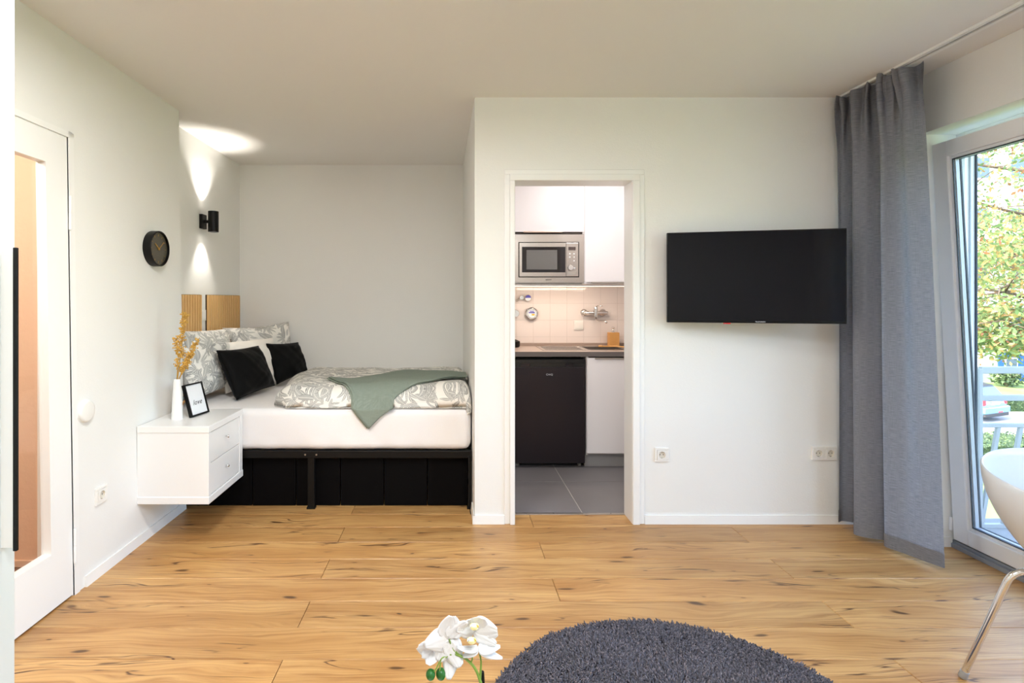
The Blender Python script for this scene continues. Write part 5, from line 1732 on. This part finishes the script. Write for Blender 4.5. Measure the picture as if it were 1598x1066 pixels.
# ------------------------------------------------------------------ tub chair
def chair():
    cx, cy = 2.10, 1.75
    t = thing('tub_chair', 'white plastic tub chair with chrome legs near the balcony door', 'chair', (cx, cy, 0))
    nA, nR = 72, 26
    back = math.radians(62)
    def P(a, s, th=0.0):
        """s 0 seat centre .. 1 rim"""
        rimz = 0.722 + 0.034 * math.cos(a - back) - 0.16 * max(0, -math.cos(a - back)) ** 9
        R1 = 0.272 + 0.006 * math.cos(2 * (a - back))
        R0 = 0.150
        seat = 0.452
        k = 0.42
        if s < k:
            f = s / k
            r = R0 * f; z = seat - 0.018 + 0.018 * f * f
            nrm = Vector((0, 0, -1))
        else:
            f = (s - k) / (1 - k)
            bend = math.sin(f * PI / 2)
            r = R0 + (R1 - R0) * (bend ** 0.82) * (0.55 + .45 * bend) + 0.0
            z = seat + (rimz - seat) * (0.15 * f + .85 * f ** 1.35)
            d_r = 0.8 * (1 - f) * .5 + .35; nrm = Vector((math.cos(a) * .9, math.sin(a) * .9, -d_r)).normalized()
        p = Vector((cx + r * math.cos(a), cy + r * math.sin(a), z))
        return p + nrm * th
    mb = MB(); 
    rings = [(s / nR, 0.0) for s in range(1, nR + 1)] + [(1.006, .004)] + [(s / nR, .008) for s in range(nR, 0, -1)]
    for s, th in rings:
        for i in range(nA):
            mb.v.append(tuple(P(2 * PI * i / nA, min(1, s), th) + (Vector((0, 0, .004)) if s > 1 else Vector())))
    m_ = len(rings)
    for j in range(m_ - 1):
        for i in range(nA):
            i2 = (i + 1) % nA
            mb.f.append((j * nA + i, j * nA + i2, (j + 1) * nA + i2, (j + 1) * nA + i))
    mb.f.append(tuple(reversed(range(nA)))); mb.f.append(tuple((m_ - 1) * nA + i for i in range(nA)))
    mb.build('shell', M['shell'], t, smooth=True, fix=True)
    # seat plate + four bent tube legs
    MB().lathe([(0, .395), (.09, .395), (.10, .405), (.10, .424), (0, .424)], (cx, cy, 0), n=32).build('under_seat_plate', M['cardark'], t)
    for k2, ang in enumerate((162, 62, -20, -116)):
        a = math.radians(ang)
        d = Vector((math.cos(a), math.sin(a), 0))
        c = Vector((cx, cy, 0))
        if k2 == 0:
            bend = Vector((1.872, 1.800, .408)); foot = Vector((1.772, 1.866, .016))
        else:
            bend = c + d * .235 + Vector((0, 0, .408)); foot = c + d * .355 + Vector((0, 0, .016))
        inner = c + d * .05 + Vector((0, 0, .412))
        pts = [inner]
        up_ = bend + (inner - bend).normalized() * .045
        dn = bend + (foot - bend).normalized() * .045
        for q in range(9):
            f = q / 8
            pts.append(up_ * (1 - f) ** 2 + bend * 2 * f * (1 - f) + dn * f * f)
        pts.append(foot)
        lg = MB().tube(pts, .0105, 16).build('leg', M['chrome'], t, smooth=True, sharp=60)
        dd_ = (foot - bend).normalized()
        MB().tube([foot - dd_ * .012, foot + dd_ * .010, foot + dd_ * .014], [.0125, .013, .010], 16).build('glide', M['plinth'], lg, smooth=True, sharp=50)
chair()

# ------------------------------------------------------------------ orchid
OS = 740.0
OD = F / OS
def OP(x, y, dd=0.0):
    s = F / (OD + dd)
    return Vector(((x - 706) / s, OD + dd, H - (y - 467) / s))
pot = OP(757, 1066); 
BX, BY, BZ = OP(757, 1066).x, OD + .01, 0.30
tb = thing('side_table', 'small round white side table under the orchid pot', 'table', (BX - .05, BY - .08, 0))
MB().lathe([(0, .278), (.19, .278), (.20, .283), (.20, .295), (.19, .30), (0, .30)], (BX - .05, BY - .08, 0), n=64).build('tabletop', M['lacquer'], tb, smooth=True, sharp=40)
for q in range(3):
    a = q * 2 * PI / 3 + .5
    MB().tube([(BX - .05 + .11 * math.cos(a), BY - .08 + .11 * math.sin(a), .278), (BX - .05 + .17 * math.cos(a), BY - .08 + .17 * math.sin(a), .008 if q != 0 else .03)], [.012, .009], 12).build('leg', M['bamboo'], tb, smooth=True)
oc = thing('orchid', 'white orchid with green buds at the bottom edge in front', 'orchid', (BX, BY, BZ))
MB().lathe([(0, 0), (.045, 0), (.048, .004), (.058, .095), (.056, .10), (.052, .096), (.045, .02), (0, .015)], (BX, BY, BZ), n=40).build('pot', M['ceramic'], oc, smooth=True, sharp=50)
MB().lathe([(0, .088), (.051, .084)], (BX, BY, BZ), n=24).build('potting_bark', M['bark'], oc)
def smooth_tube(pts, r0, r1, name, m, parent, n=8, sub=8):
    P_ = [Vector(p) for p in pts]; out = []
    for i in range(len(P_) - 1):
        p0 = P_[max(0, i - 1)]; p1 = P_[i]; p2 = P_[i + 1]; p3 = P_[min(len(P_) - 1, i + 2)]
        for q in range(sub):
            u = q / sub
            out.append(0.5 * ((2 * p1) + (-p0 + p2) * u + (2 * p0 - 5 * p1 + 4 * p2 - p3) * u * u + (-p0 + 3 * p1 - 3 * p2 + p3) * u ** 3))
    out.append(P_[-1])
    return MB().tube(out, [r0 + (r1 - r0) * i / (len(out) - 1) for i in range(len(out))], n).build(name, m, parent, smooth=True)
root_ = Vector((BX, BY, BZ + .09))
fork = OP(749, 1062)
smooth_tube([root_, OP(754, 1085), fork, OP(741, 1043), OP(729, 1030), OP(717, 1023), OP(704, 1021), OP(695, 1026)], .0036, .0022, 'stem', M['stem'], oc)
smooth_tube([fork, OP(750, 1048), OP(750.5, 1032), OP(748, 1018)], .0026, .0016, 'stem', M['stem'], oc)
smooth_tube([OP(734, 1036), OP(737, 1028), OP(737, 1018)], .002, .0014, 'stem', M['stem'], oc)
smooth_tube([OP(717, 1023), OP(709, 1015), OP(704, 1006), OP(701, 998, -.005)], .0024, .0014, 'stem', M['stem'], oc)
smooth_tube([OP(688, 1029), OP(687, 1040), OP(686, 1047)], .0018, .0014, 'stem', M['stem'], oc)
smooth_tube([OP(704, 1021), OP(695, 1024), OP(688, 1029), OP(680, 1045), OP(674, 1050)], .002, .0012, 'stem', M['stem'], oc)
MB().tube([(BX + .004, BY + .012, BZ + .05), tuple(OP(752.5, 1048.5, .01))], .0042, 12).build('support_stick', M['black'], oc)
for leaf_a in range(5):
    a = leaf_a * 1.3
    def lf(u, v_, a=a):
        L = .13 * u; w = .028 * math.sin(PI * min(1, u * .92 + .08)) * (v_ - .5) * 2
        d = Vector((math.cos(a), math.sin(a), 0)); s_ = Vector((-d.y, d.x, 0))
        return root_ + d * L + s_ * w + Vector((0, 0, .012 * math.sin(u * 2.6) - .008 * abs(v_ - .5)))
    lo = MB().grid(10, 4, lf).build('leaf', M['bud'], oc, smooth=True)
    sm_ = lo.modifiers.new('thick', 'SOLIDIFY'); sm_.thickness = .0015
def petal(c, d, nrm, L, W, cup, parent, curl=0.0, name='petal', m=None, round_=.55):
    """petal from c along d, facing nrm"""
    d = Vector(d).normalized(); nrm = Vector(nrm); nrm = (nrm - d * nrm.dot(d)).normalized(); s_ = d.cross(nrm)
    def f(u, v_):
        w = W * math.sin(PI * min(1, (u ** (round_)) * .90 + .045)) ** 0.75 * (v_ - .5) * 1.0
        x = (v_ - .5) * 2
        zz = -cup * x * x * .5 * math.sin(PI * u * .8 + .3) + curl * u * u + .0010 * math.sin(v_ * 22 + u * 4)
        return c + d * (L * u) + s_ * w + nrm * zz
    o = MB().grid(14, 10, f).build(name, m or M['petal'], parent, smooth=True)
    md = o.modifiers.new('thick', 'SOLIDIFY'); md.thickness = .0007
    return o
def flower(c, petals, lip=None):
    fl = thing('flower', '', '', (0, 0, 0)); del fl['label']; del fl['category']
    fl.parent = oc
    fl.location = -Vector(WO[oc]) + c
    WO[fl] = tuple(c)
    for (tx_, ty_, W, cup, curl, nz) in petals:
        tip = OP(tx_, ty_); d = tip - c
        petal(c, d, nz, d.length, W, cup, fl, curl)
    if lip:
        lc, ln = lip
        lc = Vector(lc)
        bm = bmesh.new(); bmesh.ops.create_uvsphere(bm, u_segments=14, v_segments=10, radius=1)
        for v_ in bm.verts:
            v_.co = Vector((v_.co.x * .0095, v_.co.y * .007, v_.co.z * .0085)) + lc
            if v_.co.z > lc.z + .003: v_.co.z -= .003
        bm_obj(bm, 'lip', mat('orchid_cream_lip', srgb(244, 236, 176), .5), True, fl, tuple(c))
        for sx_ in (-1, 1):
            petal(lc + Vector((0, 0, -.002)), Vector((sx_ * .8, -.3, .4)), Vector((0, -1, .1)), .012, .009, .004, fl, .003, 'lip_lobe', M['yellow'] if sx_ > 0 else M['petal'])
    return fl
N0 = (0, -1, 0.1)
# seen from behind, stem joins at its centre
flower(OP(701, 998), [(663, 1004, .050, .010, .008, (-.2, -1, .1)), (706, 959, .054, .012, .006, (0, -1, -.2)), (684, 1032, .046, .008, .0, (-.1, -1, .2)), (728, 969, .040, .012, .004, (.4, -1, 0)), (716, 1040, .044, .010, .004, (.1, -1, .3))])
# facing the viewer, upper right
f2 = OP(741, 984, .012)
flower(f2, [(777, 985, .060, .006, .004, (.15, -1, .1)), (752, 961, .050, .004, .006, (.1, -1, .2)), (774, 1005, .036, .004, .006, (.2, -1, .1)), (712, 980, .042, .006, .004, (-.2, -1, .1)), (732, 963, .020, .004, .006, (-.1, -1, .2))], (OP(740, 977, -.008), N0))
# edge-on, lower right
f3 = OP(746, 1012, -.006)
flower(f3, [(715, 1015, .020, .006, .010, (0, -.35, 1)), (779, 1013, .026, .006, .010, (.1, -.5, 1)), (784, 1027, .022, .006, .0, (.2, -.5, 1)), (722, 1024, .022, .006, .0, (-.2, -.6, 1))], (OP(736, 999, -.014), N0))
# left, turned away
f4 = OP(676, 1016, .014)
flower(f4, [(652, 1010, .040, .012, .0, (-.6, -1, .3)), (668, 1038, .034, .010, .004, (-.5, -1, -.1)), (658, 1024, .03, .01, .0, (-.6, -1, .0))])
# lowest, petal hanging
f5 = OP(705, 1018, .008)
flower(f5, [(700, 1059, .036, .012, .004, (-.1, -1, .0)), (720, 1038, .036, .008, .004, (.2, -1, .2)), (690, 1012, .03, .008, .004, (-.2, -1, .2))])
for (x, y, r) in ((672, 1052.5, 8.0), (688, 1051.5, 8.6)):
    c = OP(x, y, .0 if x < 680 else .006)
    bm = bmesh.new(); bmesh.ops.create_uvsphere(bm, u_segments=18, v_segments=12, radius=r / OS)
    for v_ in bm.verts:
        v_.co.z *= 1.12 - .12 * (v_.co.z > 0); v_.co.x *= .92
        v_.co += c
    bm_obj(bm, 'bud', M['bud'], True, oc, WO[oc])

# ------------------------------------------------------------------ added ceiling fixtures, out of view, for the room fill lights
cl = thing('fill_lamp', 'added large round fill light, out of view over the living area', 'ceiling light', (0.45, 0.1, 2.4))
MB().lathe([(0, 2.345), (.44, 2.345), (.46, 2.35), (.46, 2.39), (.44, 2.395), (0, 2.395)], (0.45, 0.1, 0), n=48).build('shade', M['lacquer'], cl, smooth=True, sharp=40)
MB().tube([(0.45, .1, 2.395), (0.45, .1, 2.5)], .03, 16).build('stem', M['trim'], cl)

fl_ = thing('fill_lamp', 'added flat round fill light, out of view near the alcove', 'ceiling light', (-0.60, 1.50, 2.44))
MB().lathe([(0, 2.5), (.28, 2.5), (.28, 2.45), (.265, 2.45), (.265, 2.46), (0, 2.46)], (-0.60, 1.50, 0), n=48).build('shade', M['lacquer'], fl_, smooth=True, sharp=40)
